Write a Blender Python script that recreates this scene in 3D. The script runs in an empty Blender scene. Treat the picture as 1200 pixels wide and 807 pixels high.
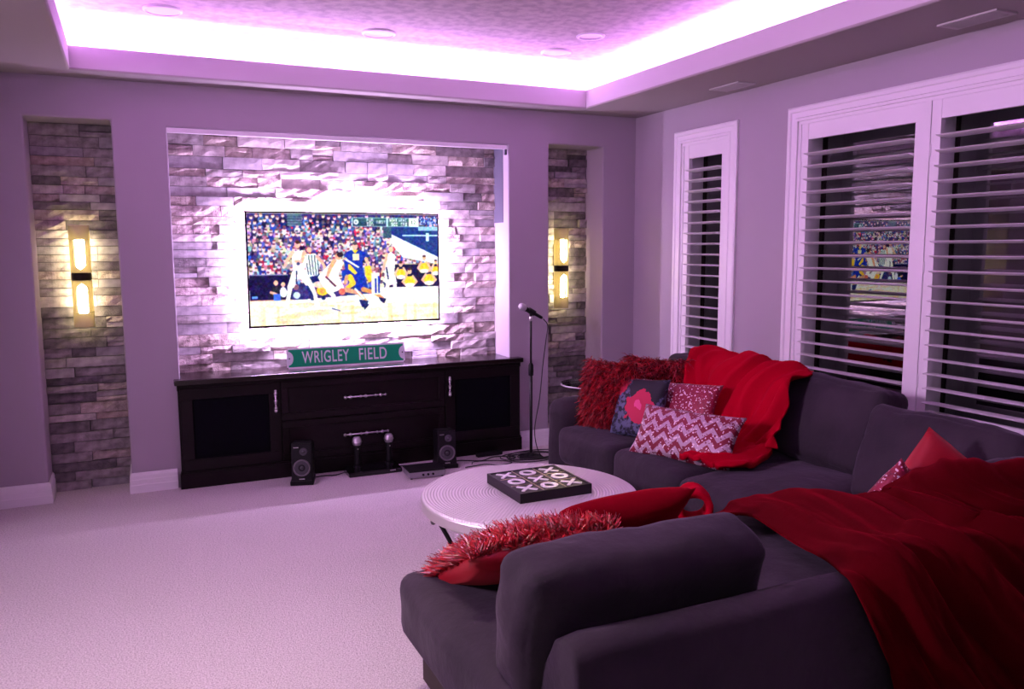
import bpy, bmesh, math, random
import numpy as np
from mathutils import Vector, Matrix, noise

random.seed(7)
R = random.Random(11)
PI = math.pi
SC = bpy.context.scene
COL = SC.collection

# ------------------------------------------------------------------ camera
cam_d = bpy.data.cameras.new('camera')
cam_d.sensor_width = 36.0
cam_d.lens = 36.0 * 959.4 / 1200.0
cam_d.clip_start = 0.05
cam = bpy.data.objects.new('camera', cam_d)
COL.objects.link(cam)
_f = Vector((0.417804, 0.900818, -0.118179))
_r = Vector((0.906950, -0.421215, -0.004322))
_u = Vector((0.053672, 0.105376, 0.992983))
cam.matrix_world = Matrix(((_r.x, _u.x, -_f.x, -3.7635), (_r.y, _u.y, -_f.y, -5.7195), (_r.z, _u.z, -_f.z, 1.5742), (0, 0, 0, 1)))
SC.camera = cam

# ------------------------------------------------------------------ world, exposure
world = bpy.data.worlds.new('night_sky')
SC.world = world
world.use_nodes = True
world.node_tree.nodes['Background'].inputs[0].default_value = (0.004, 0.005, 0.012, 1)
world.node_tree.nodes['Background'].inputs[1].default_value = 1.0
SC.view_settings.view_transform = 'Standard'
SC.view_settings.look = 'None'
SC.view_settings.exposure = 0.0
SC.view_settings.gamma = 1.0
SC.view_settings.use_curve_mapping = False

# ------------------------------------------------------------------ lights
LED = (0.72, 0.27, 1.0)
TVLED = (0.80, 0.52, 1.0)
WARM = (1.0, 0.74, 0.42)

def area(name, loc, sx, sy, power, color, direction, spread=PI):
    l = bpy.data.lights.new(name, 'AREA')
    l.shape = 'RECTANGLE'; l.size = sx; l.size_y = sy; l.energy = power; l.color = color; l.spread = spread
    o = bpy.data.objects.new(name, l); COL.objects.link(o)
    d = Vector(direction).normalized()
    o.rotation_euler = d.to_track_quat('-Z', 'Y').to_euler()
    o.location = loc
    return o

TX0, TX1, TY0, TY1 = -4.02, -0.60, -5.0, -0.235      # tray opening
ZS, ZL, ZC = 2.60, 2.735, 2.94                         # soffit, lip top, tray ceiling
LEDG = 0.13                                           # ledge behind the lip
COVE = 28.0
def cove(name, x0, y0, x1, y1):
    # LED tape lying on the ledge behind the lip, shining up
    L = math.hypot(x1 - x0, y1 - y0)
    o = area(name, ((x0 + x1) / 2, (y0 + y1) / 2, ZL - 0.030), 0.03, L, COVE * L, LED, (0, 0, 1))
    c = Vector(((TX0 + TX1) / 2, (TY0 + TY1) / 2, 0)); ax = Vector((x1 - x0, y1 - y0, 0)).normalized()
    n = Vector((-ax.y, ax.x, 0))
    if n.dot(c - Vector((x0, y0, 0))) < 0: n = -n
    z = -(n * -.90 + Vector((0, 0, .42)))                # local +z, away from the beam
    x = ax.cross(z).normalized()
    o.rotation_euler = Matrix((x, ax, z)).transposed().to_euler()
    return o
cove('cove_led', TX0 - .075, TY1 + .075, TX1 + .075, TY1 + .075)
cove('cove_led', TX1 + .075, TY0 - .075, TX1 + .075, TY1 + .075)
cove('cove_led', TX0 - .075, TY0 - .075, TX0 - .075, TY1 + .075)
cove('cove_led', TX0 - .075, TY0 - .075, TX1 + .075, TY0 - .075)
# LED tape on the back of the television
BK = 33.0
for (x, z, sx, sz) in ((-2.35, 1.80, 1.34, .02), (-2.35, 1.05, 1.34, .02), (-3.02, 1.425, .02, .74), (-1.675, 1.425, .02, .74)):
    area('television_backlight', (x, .186, z), sx, sz, BK * max(sx, sz), TVLED, (0 if sx > .1 else math.copysign(2.0, x + 2.35), 1, 0 if sz > .1 else math.copysign(2.0, z - 1.425)))
# unseen lamp in the hall to the left, and an added fill behind the camera
area('hall_lamp', (-6.4, -2.9, 2.35), .5, .5, 80, (.92, .58, .98), (6.4, -.4, -.9), math.radians(120))
area('rear_fill', (-5.2, -7.6, 2.55), 1.6, .6, 22, (0.92, .80, 1.0), (0.15, .55, -1))

area('floor_fill', (-3.45, -3.3, 2.92), .15, .15, 14, (1.0, .80, .78), (-.08, .05, -1), math.radians(95))  # added fill from above that whitens the carpet, no fitting there

# ------------------------------------------------------------------ materials
def newmat(name):
    m = bpy.data.materials.new(name); m.use_nodes = True
    nt = m.node_tree
    return m, nt, nt.nodes['Principled BSDF']

def mat(name, c, rough=.6, metal=0.0, bump=None, var=None, sheen=0.0, sheen_tint=None, spec=.5, coat=0.0, emit=None, estr=0.0, coords='Object'):
    m, nt, b = newmat(name)
    N, L = nt.nodes, nt.links
    b.inputs['Base Color'].default_value = (*c, 1)
    b.inputs['Roughness'].default_value = rough
    b.inputs['Metallic'].default_value = metal
    b.inputs['Specular IOR Level'].default_value = spec
    b.inputs['Coat Weight'].default_value = coat
    if sheen:
        b.inputs['Sheen Weight'].default_value = sheen
        b.inputs['Sheen Roughness'].default_value = .4
        b.inputs['Sheen Tint'].default_value = (*(sheen_tint or c), 1)
    if emit:
        b.inputs['Emission Color'].default_value = (*emit, 1)
        b.inputs['Emission Strength'].default_value = estr
    tc = N.new('ShaderNodeTexCoord')
    if bump:     # list of (scale, strength)
        prev = None
        for (s, st, dist) in bump:
            n = N.new('ShaderNodeTexNoise'); n.inputs['Scale'].default_value = s; n.inputs['Detail'].default_value = 4
            L.new(tc.outputs[coords], n.inputs['Vector'])
            bp = N.new('ShaderNodeBump'); bp.inputs['Strength'].default_value = st; bp.inputs['Distance'].default_value = dist
            L.new(n.outputs['Fac'], bp.inputs['Height'])
            if prev: L.new(prev.outputs['Normal'], bp.inputs['Normal'])
            prev = bp
        L.new(prev.outputs['Normal'], b.inputs['Normal'])
    if var:      # (scale, second colour, low, high)
        s, c2, lo, hi = var
        n = N.new('ShaderNodeTexNoise'); n.inputs['Scale'].default_value = s; n.inputs['Detail'].default_value = 6
        L.new(tc.outputs[coords], n.inputs['Vector'])
        r = N.new('ShaderNodeValToRGB')
        r.color_ramp.elements[0].position = lo; r.color_ramp.elements[1].position = hi
        r.color_ramp.elements[0].color = (*c, 1); r.color_ramp.elements[1].color = (*c2, 1)
        L.new(n.outputs['Fac'], r.inputs['Fac']); L.new(r.outputs['Color'], b.inputs['Base Color'])
    return m

M = {}
M['wall'] = mat('painted_wall', (.37, .33, .37), .75, bump=[(90, .12, .004)], var=(1.2, (.385, .345, .38), .35, .65), spec=.3)
M['soffit'] = mat('soffit_paint', (.36, .33, .32), .75, bump=[(60, .15, .004)], spec=.3)
M['tray'] = mat('tray_paint', (.56, .53, .48), .8, bump=[(14, .5, .012), (60, .2, .004)], var=(16, (.42, .39, .37), .40, .62), spec=.2)
M['lip'] = mat('fascia_paint', (.54, .51, .52), .7, bump=[(60, .1, .003)], spec=.3)
M['white'] = mat('white_trim_paint', (.80, .78, .80), .38, spec=.5)
M['carpet'] = mat('loop_carpet', (.70, .66, .65), .95, bump=[(170, .9, .012), (45, .4, .01)], var=(130, (.47, .42, .42), .42, .66), spec=.1, sheen=.2, sheen_tint=(.8, .75, .75))
def stone_mat(name, c, c2, rough_amt, spark=False):
    m = mat(name, tuple(q * .85 for q in c), .75, bump=[(38, .8 * rough_amt, .006), (110, .9 * rough_amt, .004)], var=(18, tuple(min(.8, q * 1.1) for q in c2), .36, .66), spec=.35)
    return m
M['stones'] = [
    stone_mat('stone_mid_grey', (.24, .22, .21), (.36, .33, .32), .7),
    stone_mat('stone_dark_grey', (.12, .11, .11), (.20, .18, .18), .8),
    stone_mat('stone_pale', (.42, .38, .36), (.54, .50, .47), .6),
    stone_mat('stone_rosy', (.32, .25, .235), (.52, .45, .42), 1.4),
    stone_mat('stone_rough_beige', (.34, .28, .24), (.52, .46, .40), 1.4),
    stone_mat('stone_smooth_grey', (.30, .28, .29), (.36, .34, .35), .3),
    stone_mat('stone_tan', (.36, .28, .23), (.46, .38, .32), .8),
]
M['mortar'] = mat('stone_backing', (.07, .065, .065), .9)
M['espresso'] = mat('espresso_wood', (.004, .0022, .0026), .42, bump=[(30, .05, .003)], var=(6, (.007, .0035, .0038), .3, .7), spec=.22)
M['espresso_top'] = mat('espresso_wood_top', (.008, .004, .005), .22, var=(6, (.014, .007, .007), .3, .7), spec=.6, coat=.1)
M['blackpanel'] = mat('black_speaker_cloth', (.0012, .0012, .003), .7, spec=.08)
M['silver'] = mat('brushed_silver', (.75, .73, .74), .28, 1.0)
M['greyring'] = mat('satin_grey_ring', (.16, .15, .16), .45, .5)
M['nickel'] = mat('hammered_nickel_rim', (.62, .60, .58), .5, .8)
M['iron'] = mat('dark_iron', (.02, .018, .018), .45, .6)
M['black'] = mat('black_plastic', (.004, .004, .005), .5, spec=.3)
M['blackgloss'] = mat('gloss_black', (.006, .006, .007), .12, coat=.5)
M['rubber'] = mat('black_cable', (.006, .006, .006), .5)
M['cone'] = mat('speaker_cone', (.05, .05, .055), .45, .2)
M['sofa'] = mat('charcoal_microfibre', (.027, .022, .028), .85, bump=[(6, .45, .03), (17, .25, .012), (220, .2, .002)], var=(3.5, (.039, .031, .038), .35, .65), sheen=.16, sheen_tint=(.50, .42, .55), spec=.15)
M['sofa_base'] = mat('charcoal_microfibre_base', (.040, .032, .026), .85, bump=[(220, .2, .002)], sheen=.2, sheen_tint=(.5, .42, .45), spec=.15)
M['red'] = mat('red_plush', (.34, .0006, .012), .8, bump=[(60, .2, .004)], sheen=.22, sheen_tint=(.8, .0, .05), spec=.02)
M['plush'] = mat('crimson_plush', (.062, .0004, .0025), .85, bump=[(40, .25, .004)], sheen=.32, sheen_tint=(.50, .0, .02), spec=.02)
M['red_dim'] = mat('crimson_velvet', (.15, .0008, .006), .8, bump=[(30, .25, .006)], sheen=.3, sheen_tint=(.9, .03, .06), spec=.02)
M['satin'] = mat('red_satin', (.30, .001, .010), .5, sheen=.3, sheen_tint=(1, .1, .1), spec=.4)
M['shag'] = mat('red_ribbon_shag', (.46, .001, .009), .38, var=(30, (.15, .0, .003), .4, .6), spec=.7)
M['shagdark'] = mat('dark_ribbon_shag', (.10, .0, .005), .35, spec=.8)
M['champagne'] = mat('champagne_glass_shade', (.72, .60, .40), .35, .1)
def shade_mat():
    m, nt, b = newmat('champagne_translucent'); N, L = nt.nodes, nt.links
    b.inputs['Base Color'].default_value = (.62, .60, .36, 1); b.inputs['Roughness'].default_value = .35
    t = N.new('ShaderNodeBsdfTranslucent'); t.inputs[0].default_value = (.62, .56, .34, 1)
    mx = N.new('ShaderNodeMixShader'); mx.inputs[0].default_value = .30
    L.new(b.outputs[0], mx.inputs[1]); L.new(t.outputs[0], mx.inputs[2]); L.new(mx.outputs[0], N['Material Output'].inputs[0])
    return m
M['champagne'] = shade_mat()
M['bronze'] = mat('bronze_bracket', (.03, .022, .018), .35, .8)
M['tube'] = mat('lit_glass_tube', (1, .9, .7), .4, emit=(1.0, .82, .52), estr=44)
M['sign_green'] = mat('green_sign_enamel', (.0, .34, .14), .4, spec=.4)
M['sign_white'] = mat('white_sign_enamel', (.72, .76, .78), .3, spec=.5, coat=.3)
M['greystrip'] = mat('slate_grey', (.085, .085, .115), .7)
M['gold'] = mat('pale_gold_line', (.60, .50, .34), .35, .8)
M['whitechip'] = mat('white_lacquer', (.82, .80, .82), .25, spec=.5)
M['meshgrill'] = mat('silver_mesh', (.60, .58, .62), .35, .8, bump=[(500, .8, .002)])
M['outside'] = mat('night_ground', (.012, .014, .012), .95)

def glass_mat(name, tint=(1, 1, 1), ior=1.9):
    m = bpy.data.materials.new(name); m.use_nodes = True
    nt = m.node_tree; N, L = nt.nodes, nt.links
    N.remove(N['Principled BSDF'])
    out = N['Material Output']
    g = N.new('ShaderNodeBsdfGlossy'); g.inputs['Roughness'].default_value = 0.01
    t = N.new('ShaderNodeBsdfTransparent'); t.inputs[0].default_value = (*tint, 1)
    fr = N.new('ShaderNodeFresnel'); fr.inputs['IOR'].default_value = ior
    mx = N.new('ShaderNodeMixShader')
    L.new(fr.outputs[0], mx.inputs[0]); L.new(t.outputs[0], mx.inputs[1]); L.new(g.outputs[0], mx.inputs[2])
    L.new(mx.outputs[0], out.inputs[0])
    return m
M['glass'] = glass_mat('window_glass', (.85, .88, .88), 3.2)
M['clear'] = glass_mat('table_glass', (.75, .85, .82), 1.5)

# hammered top: rings of dimples
def hammered():
    m, nt, b = newmat('hammered_nickel_top'); N, L = nt.nodes, nt.links
    b.inputs['Base Color'].default_value = (.72, .70, .70, 1); b.inputs['Metallic'].default_value = .55; b.inputs['Roughness'].default_value = .45
    tc = N.new('ShaderNodeTexCoord'); sp = N.new('ShaderNodeSeparateXYZ'); L.new(tc.outputs['Object'], sp.inputs[0])
    def math_(op, a, bb=None):
        n = N.new('ShaderNodeMath'); n.operation = op
        for i, v in enumerate((a, bb)):
            if v is None: continue
            if isinstance(v, (int, float)): n.inputs[i].default_value = v
            else: L.new(v, n.inputs[i])
        return n.outputs[0]
    x, y = sp.outputs[0], sp.outputs[1]
    r = math_('SQRT', math_('ADD', math_('MULTIPLY', x, x), math_('MULTIPLY', y, y)))
    ring = math_('MULTIPLY', r, 2 * PI / .014)
    ridx = math_('FLOOR', math_('DIVIDE', r, .014))
    ang = math_('ARCTAN2', y, x)
    per = math_('MULTIPLY', ang, math_('MAXIMUM', math_('MULTIPLY', ridx, 6.0), 6.0))
    h = math_('ADD', math_('COSINE', ring), math_('MULTIPLY', math_('COSINE', math_('ADD', per, ridx)), .8))
    bp = N.new('ShaderNodeBump'); bp.inputs['Strength'].default_value = .55; bp.inputs['Distance'].default_value = .0022
    L.new(h, bp.inputs['Height']); L.new(bp.outputs[0], b.inputs['Normal'])
    return m
M['hammered'] = hammered()

def sequin(name, chevron):
    m, nt, b = newmat(name); N, L = nt.nodes, nt.links
    tc = N.new('ShaderNodeTexCoord')
    vo = N.new('ShaderNodeTexVoronoi'); vo.inputs['Scale'].default_value = 140; L.new(tc.outputs['Object'], vo.inputs['Vector'])
    sepc = N.new('ShaderNodeSeparateColor'); L.new(vo.outputs['Color'], sepc.inputs[0])
    def math_(op, a, bb=None, c=None):
        n = N.new('ShaderNodeMath'); n.operation = op
        for i, v in enumerate((a, bb, c)):
            if v is None: continue
            if isinstance(v, (int, float)): n.inputs[i].default_value = v
            else: L.new(v, n.inputs[i])
        return n.outputs[0]
    mix = N.new('ShaderNodeMix'); mix.data_type = 'RGBA'
    if chevron:
        sp = N.new('ShaderNodeSeparateXYZ'); L.new(tc.outputs['Object'], sp.inputs[0])
        pp = math_('PINGPONG', sp.outputs[0], .046)
        t = math_('ADD', sp.outputs[2], math_('MULTIPLY', pp, 1.0))
        fr = math_('FRACT', math_('DIVIDE', math_('ADD', t, 1.0), .066))
        st = math_('GREATER_THAN', fr, .52)
        L.new(st, mix.inputs[0])
        mix.inputs[6].default_value = (.20, .002, .022, 1); mix.inputs[7].default_value = (.46, .33, .40, 1)
    else:
        mix.inputs[0].default_value = 0
        mix.inputs[6].default_value = (.25, .002, .030, 1); mix.inputs[7].default_value = (.8, .7, .7, 1)
    # single sequins that face another way
    sp2 = math_('GREATER_THAN', sepc.outputs[0], .93 if chevron else .88)
    mix2 = N.new('ShaderNodeMix'); mix2.data_type = 'RGBA'
    L.new(sp2, mix2.inputs[0]); L.new(mix.outputs[2], mix2.inputs[6]); mix2.inputs[7].default_value = (.80, .66, .70, 1)
    sp3 = math_('LESS_THAN', sepc.outputs[0], .05 if chevron else .12)
    mix3 = N.new('ShaderNodeMix'); mix3.data_type = 'RGBA'
    L.new(sp3, mix3.inputs[0]); L.new(mix2.outputs[2], mix3.inputs[6]); mix3.inputs[7].default_value = (.16, .0, .02, 1)
    L.new(mix3.outputs[2], b.inputs['Base Color'])
    b.inputs['Metallic'].default_value = .15; b.inputs['Roughness'].default_value = .45
    bp = N.new('ShaderNodeBump'); bp.inputs['Strength'].default_value = .8; bp.inputs['Distance'].default_value = .004
    L.new(sepc.outputs[1], bp.inputs['Height']); L.new(bp.outputs[0], b.inputs['Normal'])
    return m
M['chevron'] = sequin('chevron_sequins', True)
M['sequin'] = sequin('crimson_sequins', False)

def floral():
    m, nt, b = newmat('floral_print'); N, L = nt.nodes, nt.links
    tc = N.new('ShaderNodeTexCoord')
    n1 = N.new('ShaderNodeTexNoise'); n1.inputs['Scale'].default_value = 16; n1.inputs['Detail'].default_value = 3
    L.new(tc.outputs['Object'], n1.inputs['Vector'])
    va = N.new('ShaderNodeVectorMath'); va.operation = 'MULTIPLY_ADD'
    L.new(n1.outputs['Color'], va.inputs[0]); va.inputs[1].default_value = (.11, 0, .11); L.new(tc.outputs['Object'], va.inputs[2])
    def blob(p, r):
        d = N.new('ShaderNodeVectorMath'); d.operation = 'DISTANCE'
        L.new(va.outputs[0], d.inputs[0]); d.inputs[1].default_value = (p[0] + .055, p[1], p[2] + .055)
        c = N.new('ShaderNodeMath'); c.operation = 'LESS_THAN'; L.new(d.outputs['Value'], c.inputs[0]); c.inputs[1].default_value = r
        return c.outputs[0]
    n2 = N.new('ShaderNodeTexNoise'); n2.inputs['Scale'].default_value = 40; L.new(tc.outputs['Object'], n2.inputs['Vector'])
    rp = N.new('ShaderNodeValToRGB'); rp.color_ramp.elements[0].position = .44; rp.color_ramp.elements[1].position = .56
    rp.color_ramp.elements[0].color = (.006, .006, .018, 1); rp.color_ramp.elements[1].color = (.10, .11, .20, 1)
    L.new(n2.outputs['Fac'], rp.inputs[0])
    prev = rp.outputs[0]
    for p, r, c in (((.06, -.06, .13), .12, (.006, .006, .012)), ((-.15, -.04, .14), .075, (.50, .012, .06)), ((.05, -.07, .0), .10, (.48, .008, .06)), ((.04, -.07, .01), .025, (.7, .06, .22))):
        mx = N.new('ShaderNodeMix'); mx.data_type = 'RGBA'
        L.new(blob(p, r), mx.inputs[0]); L.new(prev, mx.inputs[6]); mx.inputs[7].default_value = (*c, 1); prev = mx.outputs[2]
    L.new(prev, b.inputs['Base Color']); b.inputs['Roughness'].default_value = .7
    return m
M['floral'] = floral()

# ------------------------------------------------------------------ helpers
def tag(o, label=None, cat=None, group=None, kind=None):
    if label: o['label'] = label
    if cat: o['category'] = cat
    if group: o['group'] = group
    if kind: o['kind'] = kind
    return o

def empty(name, loc=(0, 0, 0), rz=0.0, label=None, cat=None, group=None, kind=None, rot=None):
    o = bpy.data.objects.new(name, None); COL.objects.link(o)
    o.empty_display_size = .1
    o.location = loc; o.rotation_euler = rot or (0, 0, rz)
    return tag(o, label, cat, group, kind)

def obj(name, bm, m, parent=None, smooth=False, loc=None, rot=None, recalc=True):
    me = bpy.data.meshes.new(name)
    if recalc: bmesh.ops.recalc_face_normals(bm, faces=bm.faces)
    bm.to_mesh(me); bm.free()
    for mm in (m if isinstance(m, (list, tuple)) else [m]): me.materials.append(mm)
    if smooth:
        for p in me.polygons: p.use_smooth = True
    o = bpy.data.objects.new(name, me); COL.objects.link(o)
    if parent: o.parent = parent
    if loc: o.location = loc
    if rot: o.rotation_euler = rot
    return o

def copy_tree(o, parent=None):
    c = o.copy(); COL.objects.link(c); c.parent = parent
    for ch in list(o.children): copy_tree(ch, c)
    return c

def bx(bm, x0, x1, y0, y1, z0, z1, mi=0, M4=None):
    vs = [bm.verts.new(Vector(p) if M4 is None else M4 @ Vector(p)) for p in ((x0, y0, z0), (x1, y0, z0), (x1, y1, z0), (x0, y1, z0), (x0, y0, z1), (x1, y0, z1), (x1, y1, z1), (x0, y1, z1))]
    for f in ((0, 3, 2, 1), (4, 5, 6, 7), (0, 1, 5, 4), (1, 2, 6, 5), (2, 3, 7, 6), (3, 0, 4, 7)):
        bm.faces.new([vs[i] for i in f]).material_index = mi
    return bm

def box(name, x0, x1, y0, y1, z0, z1, m, parent=None, bev=0.0, seg=2):
    bm = bmesh.new(); bx(bm, x0, x1, y0, y1, z0, z1)
    if bev: bmesh.ops.bevel(bm, geom=bm.edges[:], offset=bev, segments=seg, affect='EDGES', profile=.5)
    return obj(name, bm, m, parent)

def tube(bm, pts, r, n=8, cap=True):
    pts = [Vector(p) for p in pts]
    rs = r if isinstance(r, (list, tuple)) else [r] * len(pts)
    rings = []
    up = None
    for i, p in enumerate(pts):
        d = (pts[min(i + 1, len(pts) - 1)] - pts[max(i - 1, 0)]).normalized()
        if up is None:
            up = Vector((0, 0, 1)) if abs(d.z) < .9 else Vector((1, 0, 0))
        a = d.cross(up).normalized(); b = a.cross(d).normalized(); up = b
        rings.append([bm.verts.new(p + (a * math.cos(2 * PI * k / n) + b * math.sin(2 * PI * k / n)) * rs[i]) for k in range(n)])
    for i in range(len(rings) - 1):
        for k in range(n):
            bm.faces.new((rings[i][k], rings[i][(k + 1) % n], rings[i + 1][(k + 1) % n], rings[i + 1][k]))
    if cap:
        bm.faces.new(rings[0][::-1]); bm.faces.new(rings[-1])
    return bm

def lathe(bm, prof, n=32, c=(0, 0, 0), M4=None):
    rings = []
    for (r, z) in prof:
        if r < 1e-6:
            p = Vector((c[0], c[1], c[2] + z)); rings.append([bm.verts.new(M4 @ p if M4 else p)])
        else:
            ring = []
            for k in range(n):
                p = Vector((c[0] + r * math.cos(2 * PI * k / n), c[1] + r * math.sin(2 * PI * k / n), c[2] + z))
                ring.append(bm.verts.new(M4 @ p if M4 else p))
            rings.append(ring)
    for a, b in zip(rings, rings[1:]):
        for k in range(n):
            k2 = (k + 1) % n
            if len(a) == 1 and len(b) == 1: continue
            if len(a) == 1: bm.faces.new((a[0], b[k], b[k2]))
            elif len(b) == 1: bm.faces.new((a[k], a[k2], b[0]))
            else: bm.faces.new((a[k], a[k2], b[k2], b[k]))
    return bm

def catmull(pts, n=8):
    pts = [Vector(p) for p in pts]; out = []
    P = [pts[0] * 2 - pts[1]] + pts + [pts[-1] * 2 - pts[-2]]
    for i in range(1, len(P) - 2):
        for k in range(n):
            t = k / n
            a, b, c, d = P[i - 1:i + 3]
            out.append(.5 * ((2 * b) + (c - a) * t + (2 * a - 5 * b + 4 * c - d) * t * t + (3 * b - a - 3 * c + d) * t ** 3))
    out.append(pts[-1])
    return out

def soft_box(sx, sy, sz, r, puff=(0, 0, 0), n=9, wob=0.0, seed=0, wscale=3.0, sag=0.0):
    """rounded cushion-like block centred at the origin"""
    bm = bmesh.new(); hx, hy, hz = sx / 2, sy / 2, sz / 2
    cache = {}
    def vert(p):
        key = tuple(round(q, 5) for q in p)
        if key in cache: return cache[key]
        ux, uy, uz = p
        q = Vector((ux * hx, uy * hy, uz * hz))
        rr = min(r, hx, hy, hz)
        inner = Vector((max(-hx + rr, min(hx - rr, q.x)), max(-hy + rr, min(hy - rr, q.y)), max(-hz + rr, min(hz - rr, q.z))))
        d = q - inner
        if d.length > 1e-9: q = inner + d.normalized() * rr
        q.x += math.copysign(1, ux) * puff[0] * (1 - uy * uy) * (1 - uz * uz) * abs(ux)
        q.y += math.copysign(1, uy) * puff[1] * (1 - ux * ux) * (1 - uz * uz) * abs(uy)
        q.z += math.copysign(1, uz) * puff[2] * (1 - ux * ux) * (1 - uy * uy) * abs(uz)
        if sag: q.z -= sag * (1 - ux * ux) * (uz * .5 + .5)
        if wob:
            s = Vector((seed * 3.1, seed * 1.7, seed * .9))
            q += Vector([noise.noise(q * wscale + s + Vector((k * 9, 0, 0))) for k in range(3)]) * wob
            q += Vector([noise.noise(q * wscale * 3 + s + Vector((k * 7, 3, 0))) for k in range(3)]) * wob * .35
        v = bm.verts.new(q); cache[key] = v
        return v
    # grid lines denser near the rounded edges
    def lines(h):
        e = min(.9, r / h)
        base = [-1 + e * (1 - math.cos(PI / 2 * k / 3)) for k in range(0, 4)]
        m_ = [-1 + e + (2 - 2 * e) * k / n for k in range(1, n)]
        return base + m_ + [-b for b in reversed(base)]
    lx, ly, lz = lines(hx), lines(hy), lines(hz)
    def face(fn, A, B):
        for i in range(len(A) - 1):
            for j in range(len(B) - 1):
                vs = [vert(fn(A[i], B[j])), vert(fn(A[i + 1], B[j])), vert(fn(A[i + 1], B[j + 1])), vert(fn(A[i], B[j + 1]))]
                if len(set(vs)) == 4:
                    try: bm.faces.new(vs)
                    except ValueError: pass
    face(lambda a, b: (a, b, 1), lx, ly); face(lambda a, b: (a, b, -1), lx, ly)
    face(lambda a, b: (a, 1, b), lx, lz); face(lambda a, b: (a, -1, b), lx, lz)
    face(lambda a, b: (1, a, b), ly, lz); face(lambda a, b: (-1, a, b), ly, lz)
    return bm

def soft(name, cx, cy, cz, sx, sy, sz, r, m, parent=None, rot=None, **k):
    return obj(name, soft_box(sx, sy, sz, r, **k), m, parent, smooth=True, loc=(cx, cy, cz), rot=rot)

def wall_mesh(us, zs, holes, depth, to3, bevel=.012):
    """plane with rectangular openings whose reveals go back by depth; to3(u, d, z) -> xyz; holes: (u0,u1,z0,z1)"""
    bm = bmesh.new()
    us = sorted(set(us) | {h[0] for h in holes} | {h[1] for h in holes})
    zs = sorted(set(zs) | {h[2] for h in holes} | {h[3] for h in holes})
    def inside(u, z): return any(h[0] < u < h[1] and h[2] < z < h[3] for h in holes)
    V = {}
    def v(i, j):
        if (i, j) not in V: V[(i, j)] = bm.verts.new(to3(us[i], 0, zs[j]))
        return V[(i, j)]
    for i in range(len(us) - 1):
        for j in range(len(zs) - 1):
            if not inside((us[i] + us[i + 1]) / 2, (zs[j] + zs[j + 1]) / 2):
                bm.faces.new((v(i, j), v(i + 1, j), v(i + 1, j + 1), v(i, j + 1)))
    for h in holes:
        i0, i1, j0, j1 = us.index(h[0]), us.index(h[1]), zs.index(h[2]), zs.index(h[3])
        loop = [(i, j0) for i in range(i0, i1)] + [(i1, j) for j in range(j0, j1)] + [(i, j1) for i in range(i1, i0, -1)] + [(i0, j) for j in range(j1, j0, -1)]
        back = {}
        for (i, j) in loop: back[(i, j)] = bm.verts.new(to3(us[i], depth, zs[j]))
        for a, b in zip(loop, loop[1:] + loop[:1]):
            if j0 == 0 and a[1] == 0 and b[1] == 0: continue
            bm.faces.new((v(*a), v(*b), back[b], back[a]))
    bmesh.ops.recalc_face_normals(bm, faces=bm.faces)
    if bevel:
        es = [e for e in bm.edges if len(e.link_faces) == 2 and abs(e.link_faces[0].normal.dot(e.link_faces[1].normal)) < .5]
        bmesh.ops.bevel(bm, geom=es, offset=bevel, segments=4, affect='EDGES', profile=.5)
    return bm

def sweep(path, prof, name, m, parent=None, closed=False):
    """profile (offset to the right of the path, z) swept along a plan polyline with mitred corners"""
    bm = bmesh.new(); P = [Vector((*p, 0)) for p in path]; rings = []
    for i, p in enumerate(P):
        ds = []
        if i > 0: ds.append((p - P[i - 1]).normalized())
        if i < len(P) - 1: ds.append((P[i + 1] - p).normalized())
        ns = [Vector((d.y, -d.x, 0)) for d in ds]
        nn = ns[0] if len(ns) == 1 else (ns[0] + ns[1]).normalized() / max(.2, (ns[0] + ns[1]).normalized().dot(ns[0]))
        rings.append([bm.verts.new(p + nn * o + Vector((0, 0, z))) for (o, z) in prof])
    for a, b in zip(rings, rings[1:]):
        for k in range(len(prof) - 1): bm.faces.new((a[k], a[k + 1], b[k + 1], b[k]))
    bm.faces.new(rings[0]); bm.faces.new(rings[-1][::-1])
    return tag(obj(name, bm, m, parent), kind='structure')

# ------------------------------------------------------------------ the setting
XL, YN = -7.4, -8.6
NZ = 2.36
NICHES = [(-4.295, -3.825, 0.0, NZ), (-3.507, -1.135, 0.0, 2.335), (-.79, -.305, 0.0, NZ)]
DN = .31
tag(obj('wall_back', wall_mesh([XL, 0], [0, 2.62], NICHES, DN, lambda u, d, z: Vector((u, d, z))), M['wall']), kind='structure')
WIN = [(-1.18, -.615, .66, 2.345), (-3.62, -1.79, .60, 2.345)]
tag(obj('wall_right', wall_mesh([YN, 0], [0, 2.62], WIN, .29, lambda u, d, z: Vector((d, u, z)), bevel=.006), M['wall']), kind='structure')
tag(box('wall_left', XL - .1, XL, YN, .1, 0, 2.62, M['wall']), kind='structure')
tag(box('wall_front', XL, 0, YN - .1, YN, 0, 2.62, M['wall']), kind='structure')
tag(box('floor', XL, .0, YN, .34, -.1, 0, M['carpet']), kind='structure')
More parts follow.
